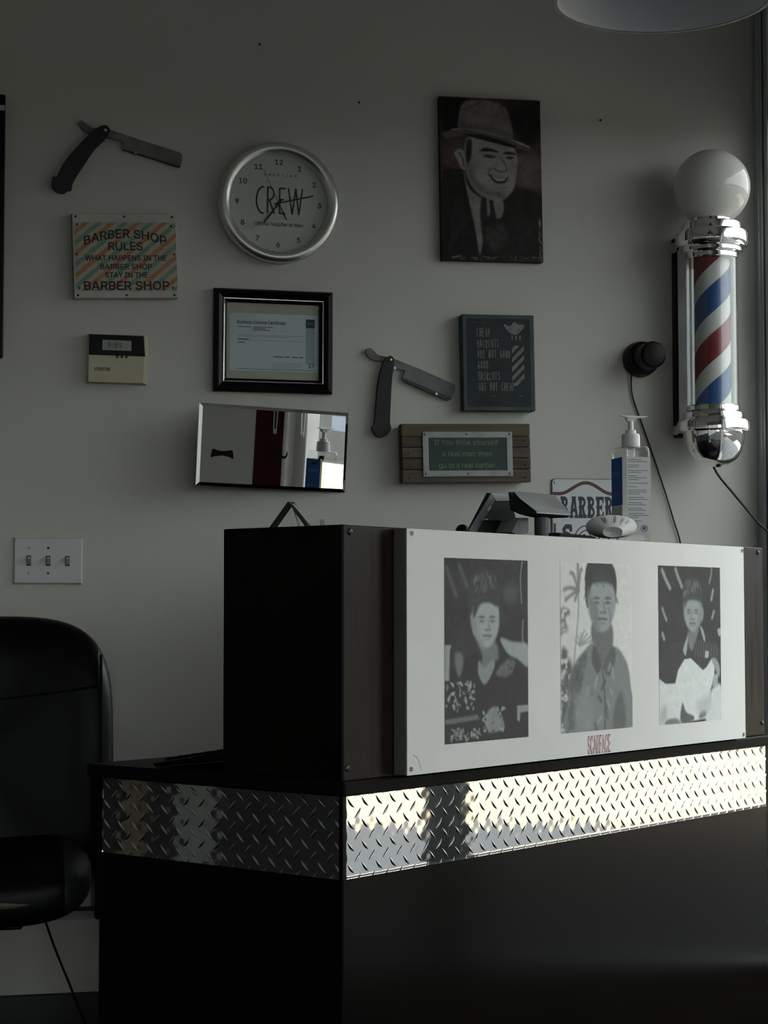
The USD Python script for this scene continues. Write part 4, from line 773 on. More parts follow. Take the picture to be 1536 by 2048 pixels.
part(t, 'tin_surround', moved(mitre(TW, TH, [(0, .0515), (0, .0545), (.0015, .0550), (.0140, .0550), (.0150, .0542), (.0150, .0515)]), (0.002, -.003, 0)), 'tin_worn')
part(t, 'green_panel', bx(-TW / 2 + .017, -TH / 2 + .009, .0515, TW / 2 - .013, TH / 2 - .017, .0535), 'green_board')
part(t, 'inner_line', moved(mitre(TW - .025, TH - .022, [(0, .0535), (0, .0548), (.0012, .0548), (.0012, .0535)]), (0.002, -.003, 0)), 'wood_gap')
for s_, w_, x_, y_ in (('If You think yourself', 0.1660, -.0010, .0270), ('a real man then', 0.1290, 0.0, -.0015), ('go to a real barber.', 0.1500, .0015, -.0305)):
    part(t, 'lettering', text(s_, 0.0128, w_, x_, y_, .0535, .0004), 'green_letter')
for x_, y_ in ((-.108, .047), (0.0, .0468), (.1115, .0472), (-.1075, -.0525), (.002, -.0525), (.1105, -.0525)): part(t, 'rusty_screw', moved(dome_cap(.0032, .0015, seg=12), (x_, y_, .0549)), 'screw_steel')
for x_, y_ in ((-.150, -.062), (-.146, -.032), (-.150, .0), (.150, -.062), (.152, -.03), (.150, .03)): part(t, 'nail', disc(.0018, .050, .0535, x_, y_, 8), 'wood_gap')

# ---- tin barber sign low on the wall
t = thing('tin_barber_sign', 'white tin sign with maroon arch and black western lettering behind the till', 'sign', on_wall(1.5410, 1.2580, 0.2))
NW, NH = 0.184, 0.206
part(t, 'tin_edge', prism(rrect(NW, NH, .010), .001, .0035), 'tin_edge')
part(t, 'tin_face', prism(rrect(NW - .003, NH - .003, .009, .001), .0035, .0045), 'tin_white')
archx = np.linspace(-.0895, .0895, 44); archy = .0640 + .0285 * (0.5 + 0.5 * np.cos(math.pi * np.clip(archx / .072, -1, 1)))
part(t, 'arch_stripe', strokes([list(zip(archx, archy))], .0085, .0045, .0047, 'flat'), 'tin_maroon')
part(t, 'side_stripe', cat([bx(-.0875, -.095, .0045, -.0815, -.012, .0047), bx(.0815, -.095, .0045, .0875, -.012, .0047)]), 'tin_maroon')
def western(ch, x, y, w, h):
    """Slab-serif letter with flared feet and spurs, as a polygon."""
    st = lambda cx, ww: Polygon([(cx - ww * .85, 0), (cx + ww * .85, 0), (cx + ww * .85, .10), (cx + ww * .5, .17), (cx + ww * .42, .44), (cx + ww * .75, .5), (cx + ww * .42, .56), (cx + ww * .5, .83), (cx + ww * .85, .90), (cx + ww * .85, 1), (cx - ww * .85, 1), (cx - ww * .85, .90), (cx - ww * .5, .83), (cx - ww * .42, .56), (cx - ww * .75, .5), (cx - ww * .42, .44), (cx - ww * .5, .17), (cx - ww * .85, .10)])
    ring = lambda cx, cy, rx, ry, th: affinity.scale(Point(0, 0).buffer(1), rx, ry).difference(affinity.scale(Point(0, 0).buffer(1), rx - th, ry - th * .6)) if True else None
    def bowl(cy, ry, rx=.42): return affinity.translate(ring(0, 0, rx, ry, .20), .42, cy).intersection(sbox(.40, -1, 2, 2))
    if ch == 'B': g = unary_union([st(.26, .30), bowl(.755, .245, .40), bowl(.265, .265, .46), sbox(.1, .44, .5, .56)])
    elif ch == 'A': g = unary_union([Polygon([(.0, 0), (.42, 0), (.42, .08), (.32, .12), (.52, .80), (.72, .12), (.60, .08), (.60, 0), (1.0, 0), (1.0, .08), (.93, .12), (.70, .92), (.78, 1), (.26, 1), (.34, .92), (.08, .12), (.0, .08)]), sbox(.3, .30, .75, .42)])
    elif ch == 'R': g = unary_union([st(.26, .30), bowl(.735, .265, .42), sbox(.1, .44, .5, .56), Polygon([(.42, .50), (.62, .54), (.80, .14), (.96, .12), (.96, 0), (.60, 0), (.50, .3)])])
    elif ch == 'E': g = unary_union([st(.26, .30), Polygon([(.3, 1), (.92, 1), (.92, .72), (.84, .72), (.74, .88), (.3, .88)]), Polygon([(.3, 0), (.92, 0), (.92, .28), (.84, .28), (.74, .12), (.3, .12)]), Polygon([(.3, .44), (.60, .44), (.66, .36), (.72, .36), (.72, .64), (.66, .64), (.60, .56), (.3, .56)])])
    elif ch == 'S': g = unary_union([LineString([(.85, .78), (.70, .92), (.40, .92), (.18, .76), (.30, .56), (.70, .46), (.84, .26), (.66, .08), (.34, .08), (.14, .24)]).buffer(.105), sbox(.78, .66, .92, 1), sbox(.06, 0, .20, .34)])
    elif ch == 'H': g = unary_union([st(.26, .26), st(.76, .26), sbox(.2, .44, .8, .56)])
    elif ch == 'O': g = affinity.translate(ring(0, 0, .46, .5, .22), .5, .5)
    else: g = unary_union([st(.26, .30), bowl(.70, .30, .44)])
    return affinity.translate(affinity.scale(g.buffer(.02), w, h, origin=(0, 0)), x, y)
for k, ch_ in enumerate('BARBER'): part(t, 'letter', prism(western(ch_, -.0680 + k * .0237, .0030, .0222, .0530), .0045, .0049), 'tin_ink')
part(t, 'letter', prism(western('S', -.0660, -.0640, .0290, .0480), .0045, .0049), 'tin_ink')
for a_ in ([(-.034, -.050), (-.022, -.028), (-.004, -.018), (.014, -.028), (.024, -.050)], [(-.026, -.050), (-.012, -.034), (.002, -.030), (.012, -.044)], [(-.014, -.050), (-.006, -.040), (.0, -.050)]):
    part(t, 'drawn_outline', strokes([spline(a_, 6)], .0026, .0045, .0049), 'tin_ink')
part(t, 'drawn_outline', cat([bx(.030, -.040, .0045, .066, -.036, .0049), bx(.032, -.052, .0045, .036, -.028, .0049), bx(.058, -.052, .0045, .062, -.028, .0049)]), 'tin_ink')
part(t, 'rivet', moved(dome_cap(.003, .002, seg=12), (-.0835, .0925, .0045)), 'nail_steel')

# ---- barber pole
AX, AY = 1.8425, -0.122
t = thing('barber_pole', 'wall-mounted chrome barber pole with white globe and turning red, white and blue stripes', 'barber pole', M4((1, 0, 0), (0, 1, 0), (0, 0, 1), (AX, AY, 0)))
part(t, 'back_plate', bx(-.062, .088, 1.470, .062, .1215, 1.992, .003), 'plastic_black')
part(t, 'mirror_strip', bx(-.0585, .0845, 1.495, .0585, .0885, 1.965, .001), 'satin_metal')
zz0 = 1.387
part(t, 'lower_cap', lathe([(0.0, zz0), (.020, zz0 + .0010), (.040, zz0 + .0075), (.058, zz0 + .0200), (.070, zz0 + .0400), (.0765, zz0 + .065), (.0775, 1.474), (.0905, 1.475), (.0920, 1.478), (.0920, 1.497), (.0890, 1.504), (.0790, 1.508), (.0760, 1.510), (.0760, 1.522), (.0740, 1.525), (.0690, 1.527), (.0675, 1.529), (.0675, 1.540), (.0660, 1.542), (.0, 1.542)], 72), 'chrome', smooth=35)
part(t, 'lower_arm', bx(-.070, .02, 1.476, .070, .122, 1.500, .004), 'chrome')
part(t, 'glass_tube', lathe([(.0625, 1.541), (.0650, 1.541), (.0650, 1.918), (.0625, 1.918), (.0625, 1.541)], 64), 'tube_glass', smooth=35)
part(t, 'striped_roll', lathe([(0, 1.5422), (.0455, 1.5422), (.0455, 1.917), (0, 1.917)], 64), 'pole_stripes', smooth=35)
part(t, 'upper_cap', lathe([(0, 1.9175), (.0655, 1.9175), (.0670, 1.9190), (.0670, 1.930), (.0690, 1.932), (.0765, 1.933), (.0780, 1.935), (.0780, 1.944), (.0800, 1.946), (.0880, 1.9470), (.0920, 1.955), (.0925, 1.962), (.0925, 1.980), (.0900, 1.986), (.0780, 1.988), (.0765, 1.990), (.0765, 2.006), (.0745, 2.009), (.0530, 2.010), (.0510, 2.012), (.0510, 2.024), (.049, 2.026), (0, 2.026)], 72), 'chrome', smooth=35)
part(t, 'upper_arm', bx(-.070, .02, 1.950, .070, .122, 1.978, .004), 'chrome')
gl = trimesh.creation.icosphere(5, 0.0978); gl.apply_translation([0.002, 0, 2.1035]); part(t, 'globe', gl, 'milk_glass', smooth=True)
part(t, 'lower_port', moved(disc(.006, 0, .004, 0.003, -.022, 12), (0, 0, zz0 - .0015)), 'plastic_black')
solo('power_cord', 'thick black cord running from the foot of the barber pole to the window frame', 'cord', tube([(AX + .006, -.10, 1.393), (1.872, -.085, 1.366), (1.913, -.085, 1.320), (1.974, -.085, 1.252), (2.012, -.094, 1.205), (2.012, -.11, 1.10), (2.012, -.12, 0.8), (2.012, -.12, 0.12)], 0.0030), 'cable_black', True)

# ---- black round doorbell-like device
t = thing('wall_chime', 'black round device with stubby barrel on the wall left of the barber pole', 'wall device', on_wall(1.6905, 1.6725, 0))
part(t, 'base', lathe([(0, 0), (.0460, 0), (.0470, .004), (.0455, .020), (.0430, .034), (.036, .038), (0, .038)], 48), 'plastic_black', smooth=40)
part(t, 'barrel', lathe([(0, .037), (.0340, .037), (.0345, .060), (.0345, .098), (.033, .104), (.028, .108), (0, .109)], 48), 'plastic_black', smooth=40)
part(t, 'rim_ring', lathe([(.0340, .047), (.0358, .048), (.0358, .053), (.0340, .054), (.0340, .047)], 48), 'plastic_black_gloss', smooth=40)
part(t, 'clip', moved(bx(-.0025, .031, .050, .012, .0372, .058, .001), (0, 0, 0)), 'plastic_black_gloss')
solo('device_cord', 'thin black cord trailing down the wall from the round black device', 'cord', tube([(1.664, -.010, 1.640), (1.668, -.006, 1.579), (1.695, -.006, 1.502), (1.725, -.006, 1.418), (1.758, -.006, 1.322), (1.780, -.006, 1.251), (1.796, -.006, 1.199), (1.815, -.006, 1.09), (1.83, -.006, 0.9)], 0.0021), 'cable_black', True)

# ---- screws left in the wall
for x_, z_, lb in ((0.694, 2.436, 'tiny dark screw in the bare wall above the clock'), (0.947, 2.304, 'tiny dark screw in the wall between the clock and the portrait'), (1.588, 2.295, 'dark screw in the wall between the portrait and the pole globe')):
    solo('wall_screw', lb, 'screw', axes(cat([disc(.0012, 0, .004, seg=8), disc(.0030, .0035, .0055, seg=10)]), (1, 0, 0), (0, 0, 1), (0, -1, 0), (x_, 0, z_)), 'ink_black', group='screws left in the wall')

# ---- black panel cut off by the left edge
t = thing('wall_screen', 'large flat black wall screen with a grey strip near its top edge', 'screen', on_wall(-0.475, 1.9435, 0.0))
part(t, 'housing', bx(-.548, -.3165, 0.010, .548, .3165, .048, .003), 'plastic_black')
part(t, 'glass', bx(-.538, -.305, .048, .538, .270, .0488), 'plastic_black_gloss')
part(t, 'grey_strip', bx(-.545, .2765, .0480, .5465, .2895, .0492), 'band_grey')
part(t, 'bracket', bx(-.2, -.1, 0, .2, .1, .0105), 'plastic_black')

# ================================================================== on top of the cabinet
def on_top(s, n, yaw=0.0, z=ZB):
    c, q = math.cos(math.radians(yaw)), math.sin(math.radians(yaw)); X = E_ * c + N_ * q; Y = -E_ * q + N_ * c
    return M4(X, Y, (0, 0, 1), CORNER + E_ * s + N_ * n + np.array([0, 0, z]))
# ---- pump bottle; local x along its broad face
t = thing('sanitizer_bottle', 'clear pump bottle of hand gel with blue front label and white back label', 'bottle', M4((1, 0, 0), (0, 1, 0), (0, 0, 1), (1.3672 + .032, -.7604 + .037, ZB)))
def slab(w, d, r, z0, z1, seg=5): return prism(rrect(w, d, r, seg=seg), z0, z1)
def loft(secs):
    """Stack of rounded rectangles (w, d, r, z) joined by side walls and capped."""
    rings = [np.array(rrect(w, d, r, seg=6).exterior.coords)[:-1] for w, d, r, z in secs]; n = len(rings[0]); v, f = [], []
    for (w, d, r, z), rg in zip(secs, rings): v += [(x, y, z) for x, y in rg]
    for i in range(len(secs) - 1):
        for j in range(n):
            k = (j + 1) % n; f += [(i * n + j, i * n + k, (i + 1) * n + k), (i * n + j, (i + 1) * n + k, (i + 1) * n + j)]
    v += [(0, 0, secs[0][3]), (0, 0, secs[-1][3])]; m = len(secs) - 1
    for j in range(n):
        k = (j + 1) % n; f += [(len(v) - 2, k, j), (len(v) - 1, m * n + j, m * n + k)]
    x = trimesh.Trimesh(np.array(v, float), f, process=False); x.fix_normals(); return x
BW, BDp = 0.064, 0.074
part(t, 'body', loft([(BW - .006, BDp - .006, .010, .0005), (BW, BDp, .011, .004), (BW, BDp, .011, .196), (BW - .003, BDp - .003, .010, .2045), (BW - .010, BDp - .010, .008, .2085)]), 'bottle_clear', smooth=40)
part(t, 'base', slab(BW - .006, BDp - .006, .008, .0012, .003), 'bottle_clear')
hx, hy = BW / 2 + .0006, BDp / 2 + .0006
part(t, 'back_label', bx(-.024, -hy - .0003, .016, .0305, -hy + .0003, .184), 'label_white')
r_ = random.Random(3); zl = .178; ys = []
while zl > .045:
    for _ in range(r_.choice((1, 2, 2, 3))): ys.append(zl); zl -= .0042
    zl -= .0032
part(t, 'label_text_lines', cat([bx(-.0215, -hy - .0005, y - .0007, -.0215 + r_.uniform(.020, .048), -hy - .0003, y + .0007) for y in ys if y > .04]), 'label_text')
part(t, 'label_emblem', axes(cat([lathe([(.0062, 0), (.0076, 0), (.0076, .0003), (.0062, .0003), (.0062, 0)], 24), bx(-.003, -.003, 0, .003, .004, .0003)]), (1, 0, 0), (0, 0, 1), (0, -1, 0), (.0150, -hy - .0003, .030)), 'label_navy', label='small round blue emblem')
part(t, 'label_block', bx(-.0215, -hy - .0005, .030, -.010, -hy - .0003, .038), 'label_navy')
part(t, 'front_label', bx(-hx - .0003, -.0335, .080, -hx + .0003, .0335, .184), 'label_blue', label='blue front label')
part(t, 'front_label_base', bx(-hx - .0003, -.0335, .014, -hx + .0003, .0335, .0795), 'label_white')
LF = ((0, -1, 0), (0, 0, 1), (-1, 0, 0))
part(t, 'front_lettering', cat([axes(text('PURE', .0085, .036, 0, 0, 0, .0003, True), *LF, (-hx - .0003, 0, .150)), axes(text('( + )', .012, .030, 0, 0, 0, .0003, True), *LF, (-hx - .0003, 0, .106)), axes(text('ANTISEPTIC', .006, .044, 0, 0, 0, .0003, True), *LF, (-hx - .0003, 0, .040))]), 'label_teal')
part(t, 'collar', lathe([(0, .2070), (.0195, .2070), (.0200, .209), (.0195, .2330), (.0180, .2365), (.0125, .2370), (.0115, .2390), (.0115, .2440), (.0100, .2455), (0, .2455)], 40), 'pump_white', smooth=35)
part(t, 'pump_stem', disc(.0058, .2450, .2660, seg=20), 'pump_white', smooth=35)
pump = cat([hull([(x * .012, y * .006, z) for x, y, z in ((-1, -1, .2715), (1, -1, .2715), (1, 1, .2715), (-1, 1, .2715), (-.6, -.8, .2640), (.6, -.8, .2640), (.6, .8, .2640), (-.6, .8, .2640))]),
            hull([(-.013, -.006, .2735), (-.013, .0061, .2735), (-.0275, -.004, .2770), (-.0275, .004, .2770), (.013, -.007, .2735), (.013, .007, .2735), (.0330, -.0035, .2735), (.0330, .0035, .2735), (.040, -.003, .2765), (.040, .003, .2765), (.0, -.006, .2705), (.0, .006, .2705)])])
part(t, 'pump_head', pump, 'pump_white')
part(t, 'dip_tube', disc(.0085, .012, .207, seg=16), 'bottle_clear', smooth=35)

# ---- till: tilted screen and customer display on a post (local x along the cabinet, y towards its back, z up)
t = thing('till_screen', 'dark tilted till screen seen from behind, with grey edge and small silver bar', 'till', at_counter(0, 0, ZB))
def slab_xz(p, n0, n1, shift=(0, 0)): return hull([(x, n0, z) for x, z in p] + [(x + shift[0], n1, z + shift[1]) for x, z in p])
part(t, 'screen_shell', slab_xz([(.6325, .0060), (.7105, .0965), (.7300, .0830), (.7870, .0830), (.8200, .0070), (.6500, .0060)], .2005, .2090, (-.001, .001)), 'plastic_dark_grey')
part(t, 'side_edge', slab_xz([(.6330, .0170), (.7123, .0964), (.7268, .0838), (.6560, .0110)], .1990, .2010), 'plastic_mid_grey')
part(t, 'port', slab_xz([(.6955, .0620), (.7075, .0715), (.7110, .0665), (.7010, .0580)], .1982, .1992), 'plastic_grey')
part(t, 'top_edge', slab_xz([(.7123, .0966), (.7838, .0982), (.7838, .0836), (.7284, .0808)], .1985, .2012), 'plastic_grey')
part(t, 'silver_bar', slab_xz([(.676, .0420), (.757, .0455), (.757, .0400), (.676, .0390)], .182, .1995), 'silver_bead')
part(t, 'bracket', slab_xz([(.7262, .0150), (.7518, .0454), (.7867, .0467), (.7865, .0150), (.7515, .0100)], .158, .1995), 'plastic_grey')
part(t, 'foot', slab_xz([(.655, 0.0004), (.83, 0.0004), (.83, .0075), (.655, .0075)], .160, .236), 'plastic_dark_grey')
t = thing('customer_display', 'grey wedge-shaped customer display head on a short round post', 'display', at_counter(0, 0, ZB))
part(t, 'post', moved(lathe([(0, .0), (.0150, .0), (.0150, .004), (.0148, .046), (0, .046)], 32), (.776, .118, 0)), 'plastic_mid_grey', smooth=35)
part(t, 'foot', hull([(x, y, z) for x in (.800, .945) for y in (.088, .138) for z in (0.0004, .006)] + [(.815, .100, .0155), (.940, .100, .0125), (.815, .135, .0155), (.940, .135, .0125)]), 'plastic_dark_grey')
part(t, 'head_shell', hull([(.7128, .088, .0540), (.8390, .088, .0545), (.7127, .088, .0512), (.8355, .088, .0512), (.7129, .150, .0968), (.8742, .150, .0980), (.7060, .152, .0965), (.7130, .152, .0600), (.6985, .120, .0500), (.7411, .120, .0452), (.8800, .120, .0500), (.7945, .120, .0445), (.872, .150, .060)]), 'plastic_dark_grey')
part(t, 'face_plate', hull([(.7140, .0872, .0550), (.8380, .0872, .0555), (.7205, .1492, .0990), (.8730, .1492, .0990), (.7140, .0885, .0535), (.8380, .0885, .0540), (.7205, .1500, .0975), (.8730, .1500, .0980), (.7000, .118, .0805)]), 'plastic_grey')
part(t, 'front_lip', hull([(.7128, .0868, .0545), (.8390, .0868, .0550), (.7127, .0868, .0512), (.8355, .0868, .0512), (.7128, .090, .0545), (.8390, .090, .0550), (.7127, .090, .0512), (.8355, .090, .0512)]), 'plastic_grey')
part(t, 'display_window', hull([(.7600, .1335, .0892), (.8500, .1335, .0897), (.7400, .1000, .0652), (.8360, .1000, .0660), (.7600, .1345, .0880), (.8500, .1345, .0885), (.7400, .1012, .0640), (.8360, .1012, .0648)]), 'lcd_grey')
solo('black_knob', 'small glossy black ball beside the till screen on the cabinet top', 'knob', (lambda m: (m.apply_translation(CORNER + E_ * 0.612 + N_ * 0.20 + np.array([0, 0, ZB + 0.0142])), m)[1])(trimesh.creation.icosphere(3, 0.0142)), 'plastic_black_gloss', True)

# ---- rolled paper cone and receipt strip
t = thing('paper_cone', 'receipt paper rolled into a loose cone in front of the gel bottle', 'paper', M4((1, 0, 0), (0, 1, 0), (0, 0, 1), (1.3050, -.8650, ZB)))
AXD = np.array([-.20, -.97, -.18]); AXD /= np.linalg.norm(AXD); SX = np.cross([0, 0, 1], AXD); SX /= np.linalg.norm(SX); SX = -SX if SX[0] < 0 else SX; SY = np.cross(AXD, SX); SY = -SY if SY[2] < 0 else SY
def cone_pt(u, a, d=0.0):
    """u from the wide far end (0) to the narrow near end (1), a the angle; loose oval roll."""
    k = u ** .8; rx, rz = .0535 * (1 - k) + .0205 * k + d, .0275 * (1 - k) + .0120 * k + d
    c = np.array([.004, .018, .0292]) * (1 - k) + np.array([-.008, -.024, .0160]) * k
    return c + SX * rx * np.sign(np.cos(a)) * abs(np.cos(a)) ** (1.12 - .1 * k) + SY * rz * np.sin(a) * (1 + .10 * np.cos(2 * a))
U, V = np.linspace(0, 1, 16), np.linspace(-.5, 2 * math.pi - .25, 60)
pts = np.array([[cone_pt(u, a, .0009 * (a > 5.4)) for u in U] for a in V]); ny, nx = len(V), len(U)
i, j = np.meshgrid(np.arange(nx - 1), np.arange(ny - 1)); a = (j * nx + i).ravel()
F = np.vstack([np.stack([a, a + 1, a + nx + 1], 1), np.stack([a, a + nx + 1, a + nx], 1)])
part(t, 'sheet', trimesh.Trimesh(pts.reshape(-1, 3), F, process=False), 'receipt_paper', True)
core = np.array([[cone_pt(1.0, a) * (1 - w_) + np.mean([cone_pt(1.0, b) for b in V], 0) * w_ + np.array([.0, .010 * w_, 0]) for w_ in np.linspace(0.02, 1, 8)] for a in np.linspace(0, 2 * math.pi, 40)])
ny, nx = core.shape[:2]; i, j = np.meshgrid(np.arange(nx - 1), np.arange(ny - 1)); a = (j * nx + i).ravel()
part(t, 'inner_curl', trimesh.Trimesh(core.reshape(-1, 3), np.vstack([np.stack([a, a + 1, a + nx + 1], 1), np.stack([a, a + nx + 1, a + nx], 1)]), process=False), 'receipt_paper', True)
r_ = random.Random(12); q = []
for a0, n_ in ((1.9, 7), (1.45, 4), (1.05, 5), (.7, 3)):
    for k in range(n_):
        aa = a0 + .035 * k * (1 if a0 > 1.5 else -1); u0 = r_.uniform(.05, .2); u1 = u0 + r_.uniform(.25, .6); l = [cone_pt(u, aa, .0004) for u in np.linspace(u0, u1, 6)]; q.append(tube(l, .00035, sides=4, n=0))
part(t, 'printed_lines', cat(q), 'receipt_ink')

# ---- folded tent card and a slip, at the left end of the top
t = thing('tent_card', 'dark folded tent card standing on the left end of the cabinet top', 'card', on_top(0.055, 0.0, 0))
part(t, 'panel', axes(prism([(.2220, 0), (.1745, .0480), (.1700, .0470), (.2160, 0)], 0, .014), (0, 1, 0), (0, 0, 1), (1, 0, 0)), 'card_black')
part(t, 'panel', axes(prism([(.1745, .0480), (.1700, .0455), (.1270, 0), (.1310, 0)], 0, .014), (0, 1, 0), (0, 0, 1), (1, 0, 0)), 'card_black')
part(t, 'panel', axes(prism([(.1680, .0440), (.1655, .0425), (.1195, 0), (.1225, 0)], 0.004, .010), (0, 1, 0), (0, 0, 1), (1, 0, 0)), 'card_cream', label='cream card leaf')
part(t, 'strut', axes(prism([(.1700, .0440), (.1685, .0440), (.1490, 0), (.1510, 0)], .004, .008), (0, 1, 0), (0, 0, 1), (1, 0, 0)), 'card_cream')
solo('paper_slip', 'scrap of paper curling up beside the tent card', 'paper', (lambda m: axes(m, E_, N_, (0, 0, 1), CORNER + E_ * 0.06 + np.array([0, 0, ZB])))(hull([(0, .100, 0), (.012, .100, 0), (.012, .104, .0145), (0, .104, .0145), (0, .1015, 0), (.012, .1015, 0)])), 'ink_dark_grey')

# ---- keyboard on the worktop behind the cabinet
ky = thing('keyboard', 'black computer keyboard propped on its feet on the left of the worktop', 'keyboard', at_counter(0.005, 0.285, ZT))
part(ky, 'case', hull([(x, .172, z) for x in (.004, .44) for z in (.0005, .009)] + [(x, .178, .007) for x in (.0, .44)] + [(x, .0, z) for x in (.004, .44) for z in (.024, .036)]), 'plastic_black')
for r in range(5):
    for k in range(14):
        y0 = .012 + r * .031; z0 = .0360 - (y0 / .178) * .0270
        part(ky, 'key', hull([(.012 + k * .030, y0, z0 - .001), (.036 + k * .030, y0, z0 - .001), (.036 + k * .030, y0 + .024, z0 - .0045), (.012 + k * .030, y0 + .024, z0 - .0045), (.015 + k * .030, y0 + .003, z0 + .0055), (.033 + k * .030, y0 + .003, z0 + .0055), (.033 + k * .030, y0 + .020, z0 + .003), (.015 + k * .030, y0 + .020, z0 + .003)]), 'plastic_black')
for x_ in (.03, .40): part(ky, 'prop_foot', bx(x_, .003, 0.0, x_ + .02, .010, .026), 'plastic_black')

# ================================================================== pendant lamp
t = thing('pendant_lamp', 'grey dome pendant lamp hanging above the counter at top right', 'lamp', M4((1, 0, 0), (0, 1, 0), (0, 0, 1), (1.2650, -1.2850, 2.1720)))
po = [(.2060, .0), (.2060, .006), (.2000, .012), (.195, .040), (.180, .085), (.150, .125), (.105, .155), (.055, .170), (.035, .185), (.035, .225), (.0, .230)]
pi_ = [(.0, .205), (.030, .200), (.030, .178), (.050, .160), (.100, .147), (.144, .118), (.173, .080), (.188, .038), (.1935, .010), (.1985, .0035), (.2000, .0)]
part(t, 'shade', lathe(po, 96), 'lamp_outside', smooth=40)
part(t, 'inner_shade', lathe(pi_, 96), 'lamp_inside', smooth=60)
part(t, 'rim', lathe([(.1995, -.001), (.2070, -.001), (.2082, .0015), (.2070, .0055), (.2035, .0055), (.2010, .0020), (.1995, .0020), (.1995, -.001)], 96), 'lamp_rim', smooth=40)
part(t, 'socket', lathe([(0, .120), (.020, .120), (.024, .150), (.024, .200), (0, .200)], 32), 'plastic_black', smooth=40)
b_ = trimesh.creation.icosphere(3, .030); b_.apply_translation([0, 0, .100]); part(t, 'bulb', b_, 'bulb_glass', True)
part(t, 'cord', tube([(0, 0, .228), (0, 0, .5), (0, 0, .778)], .004, n=2), 'cable_black', True)

# ================================================================== office chair
t = thing('office_chair', 'black leather office chair with padded back left of the counter', 'chair', M4((1, 0, 0), (0, 1, 0), (0, 0, 1), (0.02, -0.50, 0)))
def cushion(w, h, d, p=4.0, q=2.6, n=72, m=30):
    """A superellipse pad in the xz plane, thickness along y, crowned on both sides."""
    th = np.linspace(0, 2 * math.pi, n, endpoint=False); v, f = [], []
    c, s = np.cos(th), np.sin(th); ex = np.sign(c) * np.abs(c) ** (2 / p); ez = np.sign(s) * np.abs(s) ** (2 / p)
    for a in np.linspace(-math.pi / 2, math.pi / 2, m):
        r = np.abs(math.cos(a)) ** (2 / q); y = d / 2 * np.sign(math.sin(a)) * abs(math.sin(a)) ** (2 / q)
        k = 1 - (1 - r) * .42 if abs(a) < math.pi / 2 - 1e-6 else 0.0
        v += [(w / 2 * k * x, y * (1 + .0 * x), h / 2 * k * z) for x, z in zip(ex, ez)]
    for i in range(m - 1):
        for j in range(n):
            k = (j + 1) % n; f += [(i * n + j, (i + 1) * n + j, (i + 1) * n + k), (i * n + j, (i + 1) * n + k, i * n + k)]
    x = trimesh.Trimesh(np.array(v), f, process=False); x.fix_normals(); return x
bk = cushion(0.570, 0.585, 0.13); v = bk.vertices.copy()
v[:, 1] += 0.05 * (v[:, 0] / .285) ** 2 * -1 + .18 * (v[:, 2] / .585) * .35          # wings come forward, the back leans
bk.vertices = v; bk.apply_translation([0, 0.05, 0.720])
def cut(m, x, side):
    return trimesh.intersections.slice_mesh_plane(m, [side, 0, 0], [x, 0, 0])
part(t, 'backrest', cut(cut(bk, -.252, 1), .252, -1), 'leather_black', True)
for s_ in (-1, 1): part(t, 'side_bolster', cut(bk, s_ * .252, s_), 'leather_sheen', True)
def back_y(x, z): return 0.05 - .05 * (x / .285) ** 2 + .18 * ((z - .72) / .585) * .35 - .066
part(t, 'headrest_seam', tube([(x, back_y(x, .835 + .030 * (abs(x) / .25) ** 1.5) - .001, .835 + .030 * (abs(x) / .25) ** 1.5) for x in np.linspace(-.25, .25, 15)], .0022, n=3), 'leather_black', True)
part(t, 'side_piping', tube([(.2560, back_y(.256, z) + .012, z) for z in np.linspace(.50, .93, 10)], .0035, n=3), 'leather_black', True)
st = cushion(0.450, 0.50, 0.125); st = axes(st, (1, 0, 0), (0, 0, 1), (0, -1, 0)); v = st.vertices.copy(); v[:, 2] += .020 * (v[:, 0] / .27) ** 2 - .02 * np.clip((-v[:, 1] - .1) / .15, 0, 1); st.vertices = v
st.apply_translation([0, -.17, 0.488])
part(t, 'seat', cut(cut(st, -.165, 1), .165, -1), 'leather_black', True)
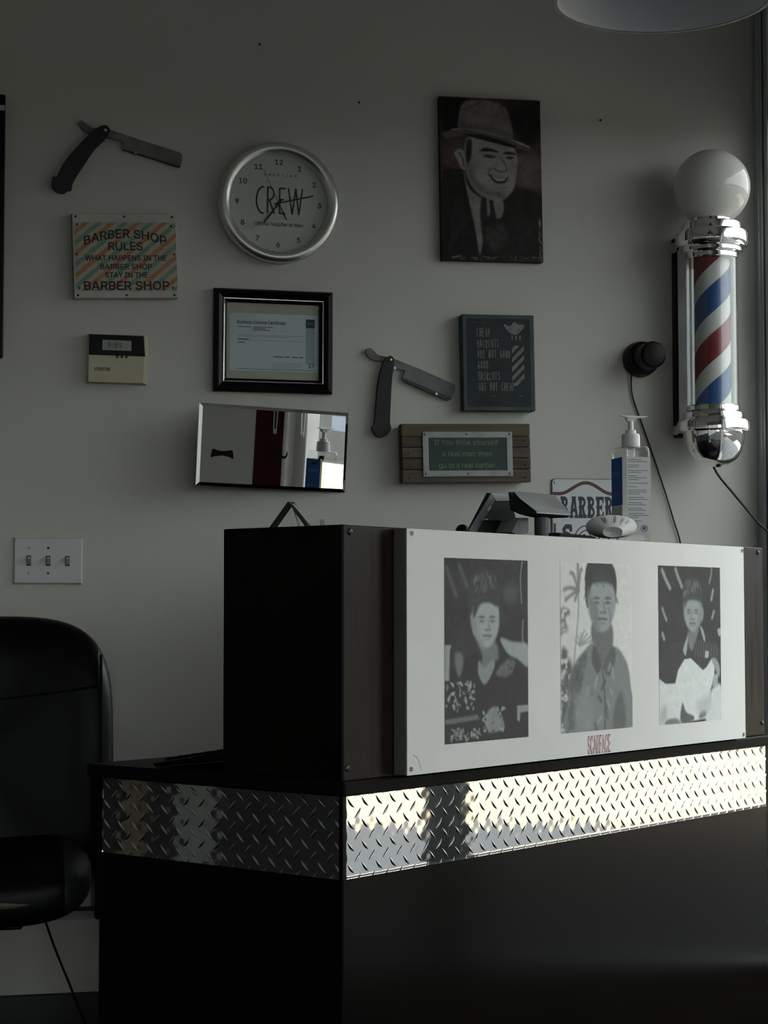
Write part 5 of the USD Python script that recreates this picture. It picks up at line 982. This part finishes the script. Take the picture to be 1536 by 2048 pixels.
for s_ in (-1, 1): part(t, 'seat_side', cut(st, s_ * .165, s_), 'leather_sheen', True)
part(t, 'worn_patch', hull([(x, -.421, z) for x, z in ((-.05, .456), (.07, .463), (.10, .468), (.05, .473), (-.05, .476))] + [(.0, -.4235, .466)]), 'leather_worn', label='worn yellowish patch on the seat front')
for s_ in (-1, 1):
    ar = part(t, 'armrest', cat([bx(s_ * .258 - .024, -.30, .655, s_ * .258 + .024, .04, .690, .010), bx(s_ * .243 - .0075, -.20, .400, s_ * .243 + .0075, -.06, .656, .003)]), 'plastic_black')
    part(ar, 'arm_bracket', cat([bx(s_ * .2515, -.17, .395, s_ * .2515 + s_ * .014, -.09, .640, .002) if s_ > 0 else bx(-.2655, -.17, .395, -.2515, -.09, .640, .002), bx(min(s_ * .10, s_ * .26), -.16, .395, max(s_ * .10, s_ * .26), -.10, .412)]), 'chair_metal')
part(t, 'gas_column', cat([disc(.024, .09, .40, 0, -.15, 20), bx(-.09, -.26, .395, .09, -.04, .426, .004)]), 'plastic_black')
for k in range(5):
    a = math.radians(72 * k + 18); c, s = math.cos(a), math.sin(a)
    lg = part(t, 'base_leg', hull([(c * r - s * w_, s * r + c * w_ - .15, z) for r, w_, z in ((.02, -.026, .075), (.02, .026, .075), (.02, -.026, .115), (.02, .026, .115), (.27, -.016, .062), (.27, .016, .062), (.27, -.016, .080), (.27, .016, .080))]), 'plastic_black')
    cs = trimesh.creation.cylinder(.0275, .044, sections=20); cs.apply_transform(trimesh.transformations.rotation_matrix(math.pi / 2, [1, 0, 0])); cs.apply_translation([c * .28, s * .28 - .15, .0275])
    part(lg, 'caster', cat([cs, disc(.007, .045, .07, c * .27, s * .27 - .15, 10)]), 'plastic_black', smooth=35)
solo('floor_cable', 'thin black cable sagging from under the office chair to the floor', 'cable', tube([(0.135, -.34, .425), (.168, -.32, .350), (.196, -.27, .27), (.235, -.20, .17), (.262, -.17, .10), (.290, -.15, .035), (.330, -.15, .0035), (.45, -.16, .0035)], .0028), 'cable_black', True)
